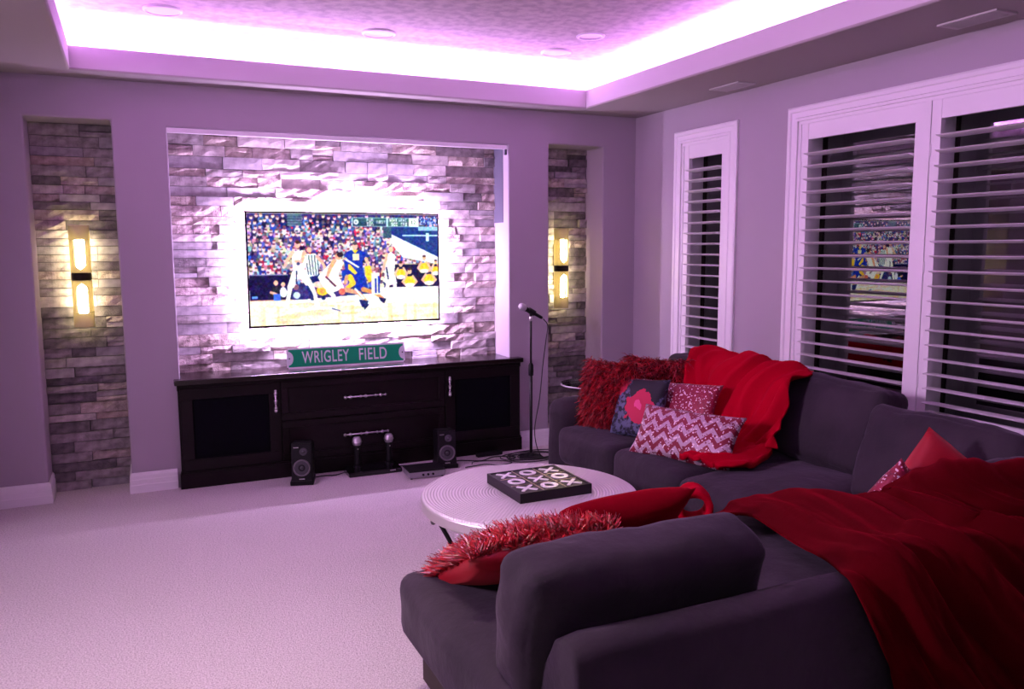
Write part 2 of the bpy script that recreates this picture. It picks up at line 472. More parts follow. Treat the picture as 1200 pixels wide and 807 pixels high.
# ceiling: soffit, fascia, ledge, upper wall, tray ceiling
bm = bmesh.new()
ox0, ox1, oy0, oy1 = XL - .1, .1, YN - .1, .36
def ringquads(r0, r1, mi):
    (a0, a1, b0, b1, z0), (c0, c1, d0, d1, z1) = r0, r1
    A = [(a0, b0, z0), (a1, b0, z0), (a1, b1, z0), (a0, b1, z0)]; B = [(c0, d0, z1), (c1, d0, z1), (c1, d1, z1), (c0, d1, z1)]
    for k in range(4):
        vs = [bm.verts.new(q) for q in (A[k], A[(k + 1) % 4], B[(k + 1) % 4], B[k])]
        bm.faces.new(vs).material_index = mi
lipw = .02
ringquads((ox0, ox1, oy0, oy1, ZS), (TX0, TX1, TY0, TY1, ZS), 0)
ringquads((TX0, TX1, TY0, TY1, ZS), (TX0, TX1, TY0, TY1, ZL), 1)
ringquads((TX0, TX1, TY0, TY1, ZL), (TX0 - lipw, TX1 + lipw, TY0 - lipw, TY1 + lipw, ZL), 1)
ringquads((TX0 - lipw, TX1 + lipw, TY0 - lipw, TY1 + lipw, ZL), (TX0 - lipw, TX1 + lipw, TY0 - lipw, TY1 + lipw, ZL - .05), 1)
ringquads((TX0 - lipw, TX1 + lipw, TY0 - lipw, TY1 + lipw, ZL - .05), (TX0 - LEDG, TX1 + LEDG, TY0 - LEDG, TY1 + LEDG, ZL - .05), 1)
ringquads((TX0 - LEDG, TX1 + LEDG, TY0 - LEDG, TY1 + LEDG, ZL - .05), (TX0 - LEDG, TX1 + LEDG, TY0 - LEDG, TY1 + LEDG, ZC), 1)
bm.faces.new([bm.verts.new(q) for q in ((TX0 - LEDG, TY0 - LEDG, ZC), (TX1 + LEDG, TY0 - LEDG, ZC), (TX1 + LEDG, TY1 + LEDG, ZC), (TX0 - LEDG, TY1 + LEDG, ZC))]).material_index = 2
bmesh.ops.remove_doubles(bm, verts=bm.verts, dist=1e-5)
es = [e for e in bm.edges if len(e.link_faces) == 2 and e.calc_length() > 3 and all(abs(v.co.z - ZS) < 1e-4 for v in e.verts) and abs(e.link_faces[0].normal.dot(e.link_faces[1].normal)) < .3]
bmesh.ops.bevel(bm, geom=es, offset=.012, segments=3, affect='EDGES', profile=.5)
tag(obj('ceiling', bm, [M['soffit'], M['lip'], M['tray']]), kind='structure')
# ground outside
tag(box('ground_outside', .35, 9, -11, 6, -.3, -.1, M['outside']), kind='structure')

# baseboards
BP = [(0, 0), (.018, 0), (.018, .05), (.015, .055), (.015, .085), (.012, .09), (.012, .112), (.007, .128), (0, .132)]
sweep([(XL, 0), (-4.295, 0), (-4.295, .28)], BP, 'baseboard_left', M['white'])
sweep([(-3.825, .28), (-3.825, 0), (-3.552, 0)], BP, 'baseboard_middle_left', M['white'])
sweep([(-1.045, 0), (-.79, 0), (-.79, .28)], BP, 'baseboard_middle_right', M['white'])
sweep([(-.305, .28), (-.305, 0), (0, 0), (0, YN)], BP, 'baseboard_right', M['white'])

# niche backing panels with their stones
def stone_mesh(w, h, rough, seed):
    nx = max(3, min(6, int(w / .05))); nz = 2
    bm = bmesh.new(); rr = random.Random(seed)
    g = []
    for j in range(nz + 1):
        row = []
        for i in range(nx + 1):
            x, z = w * i / nx, h * j / nz
            edge = i in (0, nx) or j in (0, nz)
            d = rr.uniform(-1, 1) * rough * (1 if not edge else .55)
            if not edge: x += rr.uniform(-.3, .3) * w / nx; z += rr.uniform(-.25, .25) * h / nz
            row.append(bm.verts.new((x, d - (0 if edge else rough * .4), z)))
        g.append(row)
    for j in range(nz):
        for i in range(nx): bm.faces.new((g[j][i], g[j][i + 1], g[j + 1][i + 1], g[j + 1][i]))
    loop = g[0] + [g[j][nx] for j in range(1, nz + 1)] + g[nz][-2::-1] + [g[j][0] for j in range(nz - 1, 0, -1)]
    bk = [bm.verts.new((v.co.x, .07, v.co.z)) for v in loop]
    for k in range(len(loop)):
        k2 = (k + 1) % len(loop)
        bm.faces.new((loop[k], bk[k], bk[k2], loop[k2]))
    return bm

def stone_panel(name, x0, x1, z0, z1, seed, weights, lo=.042, hi=.078, wmin=.10, wmax=.36):
    rr = random.Random(seed)
    root = tag(box(name, x0 - .001, x1 + .001, .285, .33, 0, z1 + .05, M['mortar']), kind='structure')
    z = z0
    while z < z1 - .01:
        h = rr.uniform(lo, hi)
        if z + h > z1 - .03: h = z1 - z
        x = x0
        while x < x1 - .01:
            w = rr.uniform(wmin, wmax)
            if x + w > x1 - .07: w = x1 - x
            parts_ = [(z, h)]
            if h > .066 and w < .22 and rr.random() < .35: parts_ = [(z, h * .45), (z + h * .45, h * .55)]
            for (zz, hh) in parts_:
                k = rr.choices(range(7), weights)[0]
                rough = {0: .006, 1: .005, 2: .006, 3: .012, 4: .014, 5: .0015, 6: .005}[k]
                bm = stone_mesh(w - .003, hh - .0035, rough, rr.random())
                obj('stone', bm, M['stones'][k], root, loc=(x + .001, .262 + rr.uniform(-.019, .017), zz))
            x += w
        z += h
    return root
stone_panel('wall_niche_middle', -3.507, -1.135, .715, 2.335, 5, (4, 1.5, 6, 4, 7, 3, .25), lo=.05, hi=.082, wmin=.14, wmax=.42)
stone_panel('wall_niche_left', -4.295, -3.825, 0.0, NZ, 9, (5, 6, 1.2, .8, 2.0, 3, .15), lo=.045, hi=.075, wmin=.12, wmax=.40)
stone_panel('wall_niche_right', -.79, -.305, 0.0, NZ, 14, (5, 6, 1.2, .8, 2.0, 3, .15), lo=.045, hi=.075, wmin=.12, wmax=.40)

# bar across the head of the middle niche, and the grey strip on its right reveal
t1 = tag(box('trim_1', -3.512, -1.150, -.012, .012, 2.302, 2.332, M['white'], bev=.003), kind='structure')
box('end_bracket', -1.166, -1.150, -.010, .010, 2.262, 2.302, M['greystrip'], t1)
tag(box('reveal_strip', -1.139, -1.1345, .095, .262, 1.762, 2.334, M['greystrip']), kind='structure')

# ------------------------------------------------------------------ shuttered windows
def louver_mesh(L):
    bm = bmesh.new(); n = 10; rings = []
    for y in (-L / 2, L / 2):
        ring = []
        for k in range(n):
            a = 2 * PI * k / n
            ring.append(bm.verts.new((.057 * math.cos(a), y, .0072 * math.sin(a))))
        rings.append(ring)
    for k in range(n): bm.faces.new((rings[0][k], rings[0][(k + 1) % n], rings[1][(k + 1) % n], rings[1][k]))
    bm.faces.new(rings[0]); bm.faces.new(rings[1][::-1])
    return bm

def casing(root, y0, y1, z0, z1, w=.088):
    """y0<y1 outer; picture-frame casing with stepped profile, mitred"""
    prof = [(0, 0), (-.016, 0), (-.022, .012), (-.022, .030), (-.015, .036), (-.015, .066), (-.020, .072), (-.020, w), (0, w)]
    bm = bmesh.new(); rings = []
    for (sy, sz) in ((0, 0), (1, 0), (1, 1), (0, 1)):
        ring = []
        for (x, o) in prof:
            ring.append(bm.verts.new((x, (y0 + o) if sy == 0 else (y1 - o), (z0 + o) if sz == 0 else (z1 - o))))
        rings.append(ring)
    for a in range(4):
        A, B = rings[a], rings[(a + 1) % 4]
        for k in range(len(prof) - 1): bm.faces.new((A[k], A[k + 1], B[k + 1], B[k]))
    obj('casing', bm, M['white'], root)

LZ0, LP = .828, .0762
def shutter(root, y0, y1, z0, z1, zt, zb, st=.055):
    """panel between y0<y1; rails top above zt and bottom below zb"""
    bm = bmesh.new()
    bx(bm, -.004, .026, y0, y0 + st, z0, z1); bx(bm, -.004, .026, y1 - st, y1, z0, z1)
    bx(bm, -.002, .024, y0 + st, y1 - st, zt, z1); bx(bm, -.002, .024, y0 + st, y1 - st, z0, zb)
    p = obj('shutter_panel', bm, M['white'], root)
    L = y1 - y0 - 2 * st - .004
    me = None
    z = LZ0 - 5 * LP
    while z < zt - .02:
        if z > zb + .02:
            if me is None:
                o = obj('louver', louver_mesh(L), M['white'], p, smooth=False); me = o.data
            else:
                o = bpy.data.objects.new('louver', me); COL.objects.link(o); o.parent = p
            o.location = (.012, (y0 + y1) / 2, z); o.rotation_euler = (0, math.radians(4), 0)
        z += LP
    # hinges on the stile nearer the corner
    for hz in (z0 + .25, (z0 + z1) / 2, z1 - .25):
        h = bmesh.new(); tube(h, [(-.006, y1 - .003, hz - .03), (-.006, y1 - .003, hz + .03)], .004, 6); obj('hinge', h, M['white'], p)
    return p

def window(name, y0, y1, z0, z1, panels, posts):
    root = empty(name, (0, 0, 0)); tag(root, kind='structure')
    casing(root, y0, y1, z0, z1)
    i0, i1 = y0 + .088, y1 - .088; k0, k1 = z0 + .088, z1 - .088
    bm = bmesh.new()   # mounting frame inside the casing
    bx(bm, -.008, .03, i0, i0 + .022, k0 + .02, k1 - .02); bx(bm, -.008, .03, i1 - .022, i1, k0 + .02, k1 - .02)
    bx(bm, -.008, .03, i0, i1, k1 - .02, k1); bx(bm, -.008, .03, i0, i1, k0, k0 + .02)
    for p in posts: bx(bm, -.008, .03, p - .018, p + .018, k0 + .02, k1 - .02)
    obj('mounting_frame', bm, M['white'], root)
    for (a, b) in panels: shutter(root, a, b, k0 + .020, k1 - .019, 2.212, z0 + .21)
    # the sash and its glass
    bm = bmesh.new(); fx0, fx1 = .190, .215
    bx(bm, fx0, fx1, i0 + .0, i0 + .03, k0, k1); bx(bm, fx0, fx1, i1 - .03, i1, k0, k1)
    bx(bm, fx0, fx1, i0, i1, k1 - .03, k1); bx(bm, fx0, fx1, i0, i1, k0, k0 + .03)
    for p in posts: bx(bm, fx0, fx1, p - .03, p + .03, k0, k1)
    obj('sash', bm, M['bronze'], root)
    bm = bmesh.new()
    for (a, b, c, d) in ((i0 - .004, i0 + .002, k0, k1), (i1 - .002, i1 + .004, k0, k1), (i0, i1, k0 - .004, k0 + .002), (i0, i1, k1 - .002, k1 + .004)): bx(bm, .03, .26, a, b, c, d)
    for p in posts: bx(bm, .03, .19, p - .012, p + .012, k0, k1)
    obj('jamb_lining', bm, M['white'], root)
    bm = bmesh.new(); bx(bm, .198, .204, i0 + .01, i1 - .01, k0 + .01, k1 - .01); obj('pane', bm, M['glass'], root)
    return root
window('window_1', -1.252, -.545, .57, 2.415, [(-1.14, -.658)], [])
window('window_2', -3.70, -1.719, .50, 2.415, [(-2.690, -1.83), (-3.588, -2.730)], [-2.71])

# ------------------------------------------------------------------ ceiling fittings
def ceiling_disc(x, y, label):
    bm = bmesh.new()
    lathe(bm, [(0, -.010), (.088, -.010), (.098, -.008), (.104, 0)], 40)
    o = obj('ceiling_speaker', bm, mat_disc, smooth=False, loc=(x, y, ZC))
    return tag(o, label, 'speaker', 'round speakers in the tray ceiling')
mat_disc = mat('white_grille', (.72, .66, .72), .6)
for (x, y, l) in ((-3.515, -.405, 'round flush ceiling speaker at the left end of the tray ceiling'),
                  (-2.24, -.408, 'round flush ceiling speaker above the television, middle of the three'),
                  (-.958, -.41, 'round flush ceiling speaker near the right corner of the tray ceiling')):
    b0 = ceiling_disc(x, y - .02, l)
    bm = bmesh.new(); lathe(bm, [(.094, -.012), (.100, -.014), (.108, -.010), (.110, 0)], 40); obj('trim_ring', bm, M['white'], b0, smooth=True)
dl = empty('recessed_downlight', (-.955, -.905, ZC), label='small unlit recessed downlight beside the right corner of the tray', cat='downlight')
bm = bmesh.new(); lathe(bm, [(.070, -.001), (.074, -.008), (.090, -.008), (.095, 0)], 36); obj('trim_ring', bm, M['white'], dl, smooth=True)
bm = bmesh.new(); lathe(bm, [(0, -.002), (.045, -.002), (.071, -.004)], 36); obj('lens', bm, mat('downlight_lens', (.25, .22, .25), .3), dl, smooth=True)

def vent(x0, x1, y0, y1, label):
    r = empty('ceiling_vent', ((x0 + x1) / 2, (y0 + y1) / 2, ZS), label=label, cat='vent', group='supply vents in the soffit above the windows')
    hx, hy = (x1 - x0) / 2, (y1 - y0) / 2
    bm = bmesh.new()
    for (a, b, c, d) in ((-hx, hx, -hy, -hy + .02), (-hx, hx, hy - .02, hy), (-hx, -hx + .02, -hy + .02, hy - .02), (hx - .02, hx, -hy + .02, hy - .02)): bx(bm, a, b, c, d, -.008, 0)
    obj('frame', bm, M['lip'], r)
    n = 9
    for k in range(n):
        x = -hx + .024 + (2 * hx - .048) * (k + .5) / n
        bm = bmesh.new(); m4 = Matrix.Translation((x, 0, -.004)) @ Matrix.Rotation(.6, 4, 'Y')
        bx(bm, -.0012, .0012, -hy + .02, hy - .02, -.005, .005, M4=m4); obj('slat', bm, M['lip'], r)
    bm = bmesh.new(); bx(bm, -hx + .02, hx - .02, -hy + .02, hy - .02, -.001, 0); obj('backing', bm, M['greystrip'], r)
vent(-.245, -.10, -1.52, -1.235, 'rectangular soffit vent over the narrow window')
vent(-.270, -.128, -3.235, -2.94, 'rectangular soffit vent over the wide window, near the photo corner')

# ------------------------------------------------------------------ wall sconces
def sconce(x, label):
    r = empty('wall_sconce', (x, .24, 1.40), label=label, cat='wall lamp', group='two-tube sconces in the stone niches')
    bm = bmesh.new(); bx(bm, -.028, .028, -.005, .012, -.20, .20); bmesh.ops.bevel(bm, geom=bm.edges[:], offset=.004, segments=2, affect='EDGES'); obj('wall_plate', bm, M['bronze'], r)
    bm = bmesh.new(); lathe(bm, [(0, -.024), (.055, -.024), (.060, -.018), (.060, .018), (.055, .024), (0, .024)], 24, c=(0, -.065, 0)); bx(bm, -.02, .02, -.04, .0, -.018, .018); obj('bracket', bm, M['bronze'], r, smooth=False)
    for s in (1, -1):
        bm = bmesh.new(); lathe(bm, [(0, s * .026), (.027, s * .026), (.027, s * .225), (.020, s * .240), (0, s * .245)], 20, c=(0, -.062, 0)); obj('glass_tube', bm, M['tube'], r, smooth=True)
        # open-backed champagne shade with a U-shaped window
        bm = bmesh.new(); Rr = .0585; rows = []
        zs = [.024 + (.322 - .024) * k / 30 for k in range(31)]
        za, zb = .050, .225
        for z in zs:
            if z < za: w = 0
            elif z < za + .045: w = .60 * math.sqrt(max(0, 1 - ((za + .045 - z) / .045) ** 2))
            elif z < zb: w = .60
            else: w = 0
            rows.append((z, w))
        def P_(a, z, rr): return (rr * math.sin(a), -.062 - rr * math.cos(a), s * z)
        A = 1.95
        for side in (1, -1):
            for (z0, w0), (z1, w1) in zip(rows, rows[1:]):
                if z0 < zb <= z1 + 1e-9 and w0 > 0: w1 = w0
                if w0 == 0 and w1 > .3 : w0 = w1
                for k in range(8):
                    a0, a1 = w0 + (A - w0) * k / 8, w0 + (A - w0) * (k + 1) / 8
                    b0, b1 = w1 + (A - w1) * k / 8, w1 + (A - w1) * (k + 1) / 8
                    q = [P_(side * a0, z0, Rr), P_(side * a1, z0, Rr), P_(side * b1, z1, Rr), P_(side * b0, z1, Rr)]
                    if side < 0: q.reverse()
                    bm.faces.new([bm.verts.new(p) for p in q])
        bmesh.ops.remove_doubles(bm, verts=bm.verts, dist=1e-5)
        o = obj('shade', bm, M['champagne'], r, smooth=True, recalc=True)
        md = o.modifiers.new('thickness', 'SOLIDIFY'); md.thickness = .003; md.offset = 0
    return r
sconce(-4.048, 'two-tube champagne sconce glowing warm in the left stone niche')
sconce(-.585, 'two-tube champagne sconce glowing warm in the right stone niche behind the microphone')

# ------------------------------------------------------------------ television
def paint_screen(W, H):
    rr = np.random.RandomState(4)
    img = np.zeros((H, W, 3)); S = W / 227.0
    yy, xx = np.mgrid[0:H, 0:W]
    X = 289 + xx / S; Y = 248 + yy / S           # picture units
    def rect(x0, y0, x1, y1, c, a=1): 
        m_ = (X >= x0) & (X < x1) & (Y >= y0) & (Y < y1); img[m_] = img[m_] * (1 - a) + np.array(c) * a
    def ell(cx, cy, rx, ry, c, a=1):
        m_ = ((X - cx) / rx) ** 2 + ((Y - cy) / ry) ** 2 < 1; img[m_] = img[m_] * (1 - a) + np.array(c) * a
    def poly(pts, c, a=1):
        m_ = np.zeros((H, W), bool); n = len(pts)
        for i in range(n):
            (x1, y1), (x2, y2) = pts[i], pts[(i + 1) % n]
            if y1 == y2: continue
            m_ ^= ((Y < y1) != (Y < y2)) & (X < (x2 - x1) * (Y - y1) / (y2 - y1) + x1)
        img[m_] = img[m_] * (1 - a) + np.array(c) * a
    def limb(pts, w, c):
        for (x1, y1, w1), (x2, y2, w2) in zip([(*p, q) for p, q in zip(pts, w)], [(*p, q) for p, q in zip(pts, w)][1:]):
            d = np.array((x2 - x1, y2 - y1)); L2 = d @ d
            t = np.clip(((X - x1) * d[0] + (Y - y1) * d[1]) / L2, 0, 1)
            dist = np.hypot(X - x1 - t * d[0], Y - y1 - t * d[1]); img[dist < w1 + (w2 - w1) * t] = c
    navy = (.08, .08, .33); skin = (.96, .72, .62); blue = (.08, .20, .66); yel = (1, .80, .22); wht = (1, .98, .95)
    img[:] = (.20, .18, .45)
    # crowd, row by row
    shirts = [(.9, .92, 1), (.95, .9, .95), (.55, .72, .95), (.35, .4, .85), (.9, .55, .7), (.85, .15, .35), (.25, .2, .55), (.6, .85, .95), (.98, .95, .8), (.7, .5, .85), (.9, .88, .95), (.15, .3, .8), (.14, .12, .35)]
    y = 250.0
    while y < 330:
        x = 287 + rr.rand() * 4
        while x < 516:
            c = shirts[rr.randint(len(shirts))]
            if y < 258: c = [navy, (.12, .2, .6), (.1, .1, .3), (.3, .5, .85)][rr.randint(4)]
            xj, yj = x + rr.rand() * 2.5, y + rr.rand() * 4
            ell(xj, yj + 4.6, 3.4, 3.6, tuple(np.array(c) * (.6 + .4 * rr.rand()))); ell(xj, yj, 1.8, 2.2, (.95, .74 + rr.rand() * .1, .76 + rr.rand() * .12) if rr.rand() < .85 else (.4, .3, .4))
            ell(xj, yj - 1.7, 1.7, 1.0, (.2 + rr.rand() * .4, .15 + rr.rand() * .2, .3))
            if rr.rand() < .10: ell(xj + 2, yj + 3, 1.2, 1.0, (1, .15, .25))
            x += 5.6 + rr.rand() * 1.6
        y += 5.4
    rect(333, 248, 350, 262, (.25, .32, .45)); 
    for k in range(5): rect(333, 249 + k * 3, 350, 250 + k * 3, (.42, .50, .62))
    # upper right stand, wall and white rail
    poly([(455, 262), (516, 262), (516, 308), (455, 276)], (.10, .22, .50)); rect(490, 262, 516, 267, (.55, .75, .9)); rect(470, 272, 516, 274, (.75, .9, 1)); rect(500, 270, 504, 280, (.8, .9, 1))
    for k in range(60): ell(492 + rr.rand() * 23, 250 + rr.rand() * 11, 1, 1.2, (.7, .8, 1) if rr.rand() < .6 else (.1, .2, .6))
    poly([(455, 271), (516, 300), (516, 309), (470, 300), (455, 282)], (.93, .95, .97))
    # score strip
    rect(408, 251.5, 491, 262.5, (.75, .92, .95)); rect(409, 252.3, 450, 261.7, (.20, .36, .42)); rect(452, 252.3, 478, 261.7, (.24, .40, .42)); rect(478, 252.3, 490.2, 261.7, (.95, 1, .95))
    rect(409, 257.2, 450, 261.7, (.10, .22, .34), .6); rect(443, 262.5, 445, 270, (.7, .85, .9)); rect(446, 262.5, 456, 276, (.22, .34, .42))
    ell(413, 257, 3.0, 3.0, (.95, 1, 1)); ell(413, 257, 1.5, 1.3, (.3, .45, .5)); ell(413, 257, .7, .7, (1, 1, 1))
    G = {'P': '110101110100100', 'U': '101101101101111', 'R': '110101110101101', 'I': '111010010010111', 'O': '111101101101111', 'N': '110101101101101', 'H': '101101111101101', 'G': '111100101101111', 'S': '111100111001111', 'E': '111100110100111', 'A': '010101111101101', 'T': '111010010010010', 'W': '101101101111101', 'C': '111100100100111', 'F': '111100110100100', 'L': '100100100100111', '1': '010110010010111', '2': '110001010100111', ' ': '0' * 15}
    def txt(s, x, y, c, px=.72):
        for ch in s:
            for q, b_ in enumerate(G[ch]):
                if b_ == '1': rect(x + (q % 3) * px, y + (q // 3) * px, x + (q % 3 + 1) * px, y + (q // 3 + 1) * px, c)
            x += 4 * px
    tw = (.95, 1, 1)
    txt('PUR', 426, 253, tw); txt('ION', 426, 257.6, tw); txt('NIGT', 438, 255, tw); txt('SOAT', 454, 253, tw, .62); txt('WEAC', 466, 253, tw, .62); txt('SEC', 456, 257.6, tw); txt('TRI', 468, 257.6, tw); txt('12', 481, 254.8, (.3, .4, .4), .9)
    # scorer tables
    rect(287, 318, 336, 349, (.07, .06, .25)); rect(289, 318, 332, 319, (.5, .5, .7)); rect(291, 343, 297, 346, (.4, .6, 1))
    rect(452, 308, 516, 338, (.09, .07, .25)); rect(452, 307.6, 516, 308.6, (.9, .8, .4))
    # court
    rect(287, 348, 516, 400, (.98, .93, .84)); rect(430, 336, 516, 350, (.97, .95, .94)); poly([(335, 349), (516, 338), (516, 358), (335, 362)], (.97, .96, .95))
    for k in range(60):
        cx_, cy_ = 290 + rr.rand() * 226, 352 + rr.rand() * 32
        ell(cx_, cy_, 6 + rr.rand() * 12, .8 + rr.rand() * 1.6, [(.98, .80, .56), (.95, .72, .55), (1, .97, .93), (1, .88, .70)][rr.randint(4)], .45)
    for x_, w_ in ((300, 5), (318, 3), (388, 3), (404, 4), (450, 5), (470, 4), (482, 4), (508, 5)): rect(x_, 356, x_ + w_, 384, (.98, .76, .45), .35)
    rect(287, 380.5, 516, 382, (.5, .5, .8), .5)
    rect(287, 347.5, 336, 349, (.85, .6, .55))
    # seated pair by the table
    ell(318, 328, 2.6, 3, skin); poly([(311, 342), (314, 332), (323, 331), (327, 341), (322, 348), (316, 347)], (.12, .12, .2)); limb([(312, 339), (318, 341)], [1.4, 1.4], skin); rect(315, 341, 323, 349, (.25, .4, .9))
    ell(326, 330, 2.4, 2.8, skin); ell(326, 339, 4, 6, (.93, .93, 1)); ell(341, 343, 4, 4, (.8, .85, .95))
    # referee
    limb([(356, 322), (357, 335), (359, 347)], [5, 4.2, 2.6], (.10, .16, .40)); limb([(363, 321), (367, 334), (372, 347)], [4.5, 3.6, 2.4], (.10, .16, .40))
    poly([(350, 296), (364, 294), (370, 305), (366, 320), (354, 322)], (.93, .96, .98))
    for k in range(5): poly([(352 + k * 3.4, 296), (353.2 + k * 3.4, 296), (356 + k * 3, 320), (354.8 + k * 3, 320)], (.2, .25, .35))
    ell(357, 290, 2.8, 3.4, skin)
    limb([(366, 298), (373, 307), (376, 316)], [2, 1.6, 1.3], skin)
    # standing player in white with arms up, legs apart
    ell(344, 284, 3, 3.8, skin); ell(344, 281, 2.8, 2, (.35, .2, .15))
    poly([(336, 292), (352, 290), (354, 304), (351, 314), (338, 315), (337, 302)], wht); limb([(338, 293), (332, 301), (329, 308)], [2.2, 1.9, 1.5], skin); limb([(351, 293), (348, 304), (341, 303)], [2.2, 1.9, 1.6], skin)
    poly([(337, 314), (352, 313), (360, 330), (352, 332), (345, 322), (338, 334), (331, 332)], wht); poly([(341, 314), (342.4, 314), (342.2, 330), (340.4, 330)], navy)
    limb([(334, 332), (332, 343), (330, 353)], [3, 2.2, 2.6], wht); limb([(357, 330), (362, 342), (364, 355)], [3, 2.2, 2.6], wht); ell(344, 306, 2, 2, (.3, .3, .5))
    ell(352, 355, 8, 3, (.98, .85, .78), .6)
    # cheer squad yellow behind the dribbler
    ell(371, 338, 7, 6, yel); ell(371, 339, 3.5, 3, (1, .6, .3)); ell(368, 331, 8, 4, (.95, .8, .75))
    # tall player in blue standing
    ell(411, 286, 3.2, 4.2, skin); ell(411, 282.6, 3, 1.8, (.35, .25, .3)); poly([(400, 293), (407, 290), (415, 290), (423, 293), (426, 302), (420, 303), (420, 312), (426, 338), (412, 339), (406, 330), (402, 312), (402, 302), (398, 301)], blue)
    poly([(407, 290), (415, 290), (411, 295)], yel); rect(408, 295, 416, 303, (.95, .9, .7)); limb([(424, 301), (427, 309), (426, 317)], [2, 1.7, 1.4], skin); limb([(399, 301), (398, 308)], [2, 1.6], skin)
    # dribbler in white, leaning
    poly([(366, 322), (384, 302), (393, 300), (397, 306), (390, 320), (397, 336), (380, 342), (372, 334)], wht); limb([(386, 303), (380, 313), (377, 322)], [2.6, 2.2, 1.6], (.93, .66, .5)); ell(391, 298, 4, 4.2, (.88, .6, .5)); ell(393, 296, 3.8, 3, (.16, .12, .16)); poly([(374, 322), (376, 321), (388, 333), (386, 334.5)], (.35, .1, .3))
    limb([(378, 338), (384, 345), (380, 353)], [3, 2.2, 1.6], wht)
    # blue player lunging to the left
    poly([(397, 302), (408, 304), (416, 314), (414, 324), (405, 324), (398, 312)], blue); poly([(402, 307), (405, 308), (413, 318), (410, 320), (402, 313)], yel); poly([(398, 302), (401, 301), (416, 311), (414, 312)], wht); poly([(394, 315), (402, 313), (403, 325), (395, 327)], blue)
    limb([(404, 323), (408, 330), (400, 336)], [3.6, 3, 2], yel); limb([(400, 322), (398, 330)], [2, 1.8], (.85, .6, .5)); limb([(399, 338), (414, 342), (422, 351)], [3, 2.4, 1.8], (.88, .62, .50)); limb([(420, 338), (432, 342), (443, 349)], [3, 2.2, 1.6], (.85, .55, .35)); limb([(410, 337), (420, 349)], [1.0, 1.0], wht)
    poly([(414, 350), (426, 352), (424, 358), (418, 360)], (.12, .14, .40)); poly([(438, 348), (448, 350), (445, 356), (441, 353)], (.12, .12, .30)); poly([(418, 357), (427, 356), (421, 363)], (.1, .12, .35))
    ell(394, 340, 4, 4.2, (.90, .42, .38)); limb([(382, 360), (391, 363)], [.8, .8], (.3, .35, .6))
    # white player at right, official and dancers
    ell(455, 290, 3.2, 3.6, skin); poly([(447, 298), (455, 293), (460, 297), (459, 318), (462, 332), (452, 334), (446, 330), (447, 314)], wht); limb([(450, 296), (447, 308), (443, 318)], [2, 1.6, 1.3], skin); limb([(449, 312), (451, 326)], [.9, .9], navy); limb([(451, 330), (447, 344)], [2.6, 1.8], (.98, .9, .88)); limb([(459, 330), (459, 344)], [2.6, 1.8], (.98, .9, .88))
    poly([(422, 310), (429, 309), (433, 325), (427, 330), (423, 322)], yel); rect(430, 318, 440, 345, (.95, .92, .85)); rect(434, 325, 436, 343, blue); rect(438, 322, 440, 343, blue); ell(432, 312, 2.4, 3, (.8, .65, .6))
    for (cx_, cy_, s_) in ((478, 326, 1.0), (503, 324, 1.0), (497, 309, .9), (467, 316, .85), (512, 312, .7)):
        ell(cx_, cy_ - 9 * s_, 2.8 * s_, 3.4 * s_, skin); ell(cx_, cy_ - 11.5 * s_, 2.7 * s_, 1.6 * s_, (.3, .2, .25)); ell(cx_, cy_ + 4, 7 * s_, 7 * s_, yel)
        limb([(cx_ - 4 * s_, cy_ - 3), (cx_ - 9 * s_, cy_ + 4), (cx_ - 4 * s_, cy_ + 9)], [1.3] * 3, skin); limb([(cx_ + 4 * s_, cy_ - 3), (cx_ + 9 * s_, cy_ + 4), (cx_ + 4 * s_, cy_ + 9)], [1.3] * 3, skin); ell(cx_, cy_ + 8, 6 * s_, 2.5, wht)
    n1 = rr.rand(H // 2 + 1, W // 2 + 1, 1).repeat(2, 0).repeat(2, 1)[:H, :W] - .5
    n2 = rr.rand(H // 5 + 1, W // 5 + 1, 3).repeat(5, 0).repeat(5, 1)[:H, :W] - .5
    img = img + n1 * .14 + n2 * .12
    for _ in range(2): img = (img + np.roll(img, 1, 0) + np.roll(img, 1, 1) + np.roll(img, (1, 1), (0, 1))) / 4
    return np.clip(img, 0, 1)

tv = empty('television', (-2.348, .13, 1.425), label='large flat television showing a basketball game, glowing against the stone wall', cat='television')
TW, TH = 1.391, .800
bm = bmesh.new(); bx(bm, -TW / 2 + .02, TW / 2 - .02, .006, .048, -TH / 2 + .02, TH / 2 - .02); bmesh.ops.bevel(bm, geom=bm.edges[:], offset=.008, segments=2, affect='EDGES'); obj('back_shell', bm, M['black'], tv)
bm = bmesh.new()
for q in ((-TW / 2, TW / 2, -TH / 2, -TH / 2 + .014), (-TW / 2, TW / 2, TH / 2 - .011, TH / 2), (-TW / 2, -TW / 2 + .011, -TH / 2, TH / 2), (TW / 2 - .011, TW / 2, -TH / 2, TH / 2)): bx(bm, q[0], q[1], -.003, .012, q[2], q[3])
obj('bezel', bm, M['blackgloss'], tv)
bm = bmesh.new(); bx(bm, -.25, .25, .048, .075, -.18, .18); bx(bm, -.30, .30, .075, .128, -.22, .22); obj('wall_mount', bm, M['iron'], tv)
GW, GH = 400, 230
img = paint_screen(GW, GH)
lin = np.where(img <= .04045, img / 12.92, ((img + .055) / 1.055) ** 2.4)
sw, sh = TW - .022, TH - .025
xs = np.linspace(-sw / 2, sw / 2, GW); zs = np.linspace(sh / 2, -sh / 2, GH) + .0015
co = np.zeros((GH, GW, 3)); co[..., 0] = xs[None, :]; co[..., 2] = zs[:, None]
idx = np.arange(GW * GH).reshape(GH, GW)
q = np.stack([idx[1:, :-1], idx[1:, 1:], idx[:-1, 1:], idx[:-1, :-1]], -1).reshape(-1, 4)
me = bpy.data.meshes.new('screen'); me.from_pydata(co.reshape(-1, 3).tolist(), [], q.tolist())
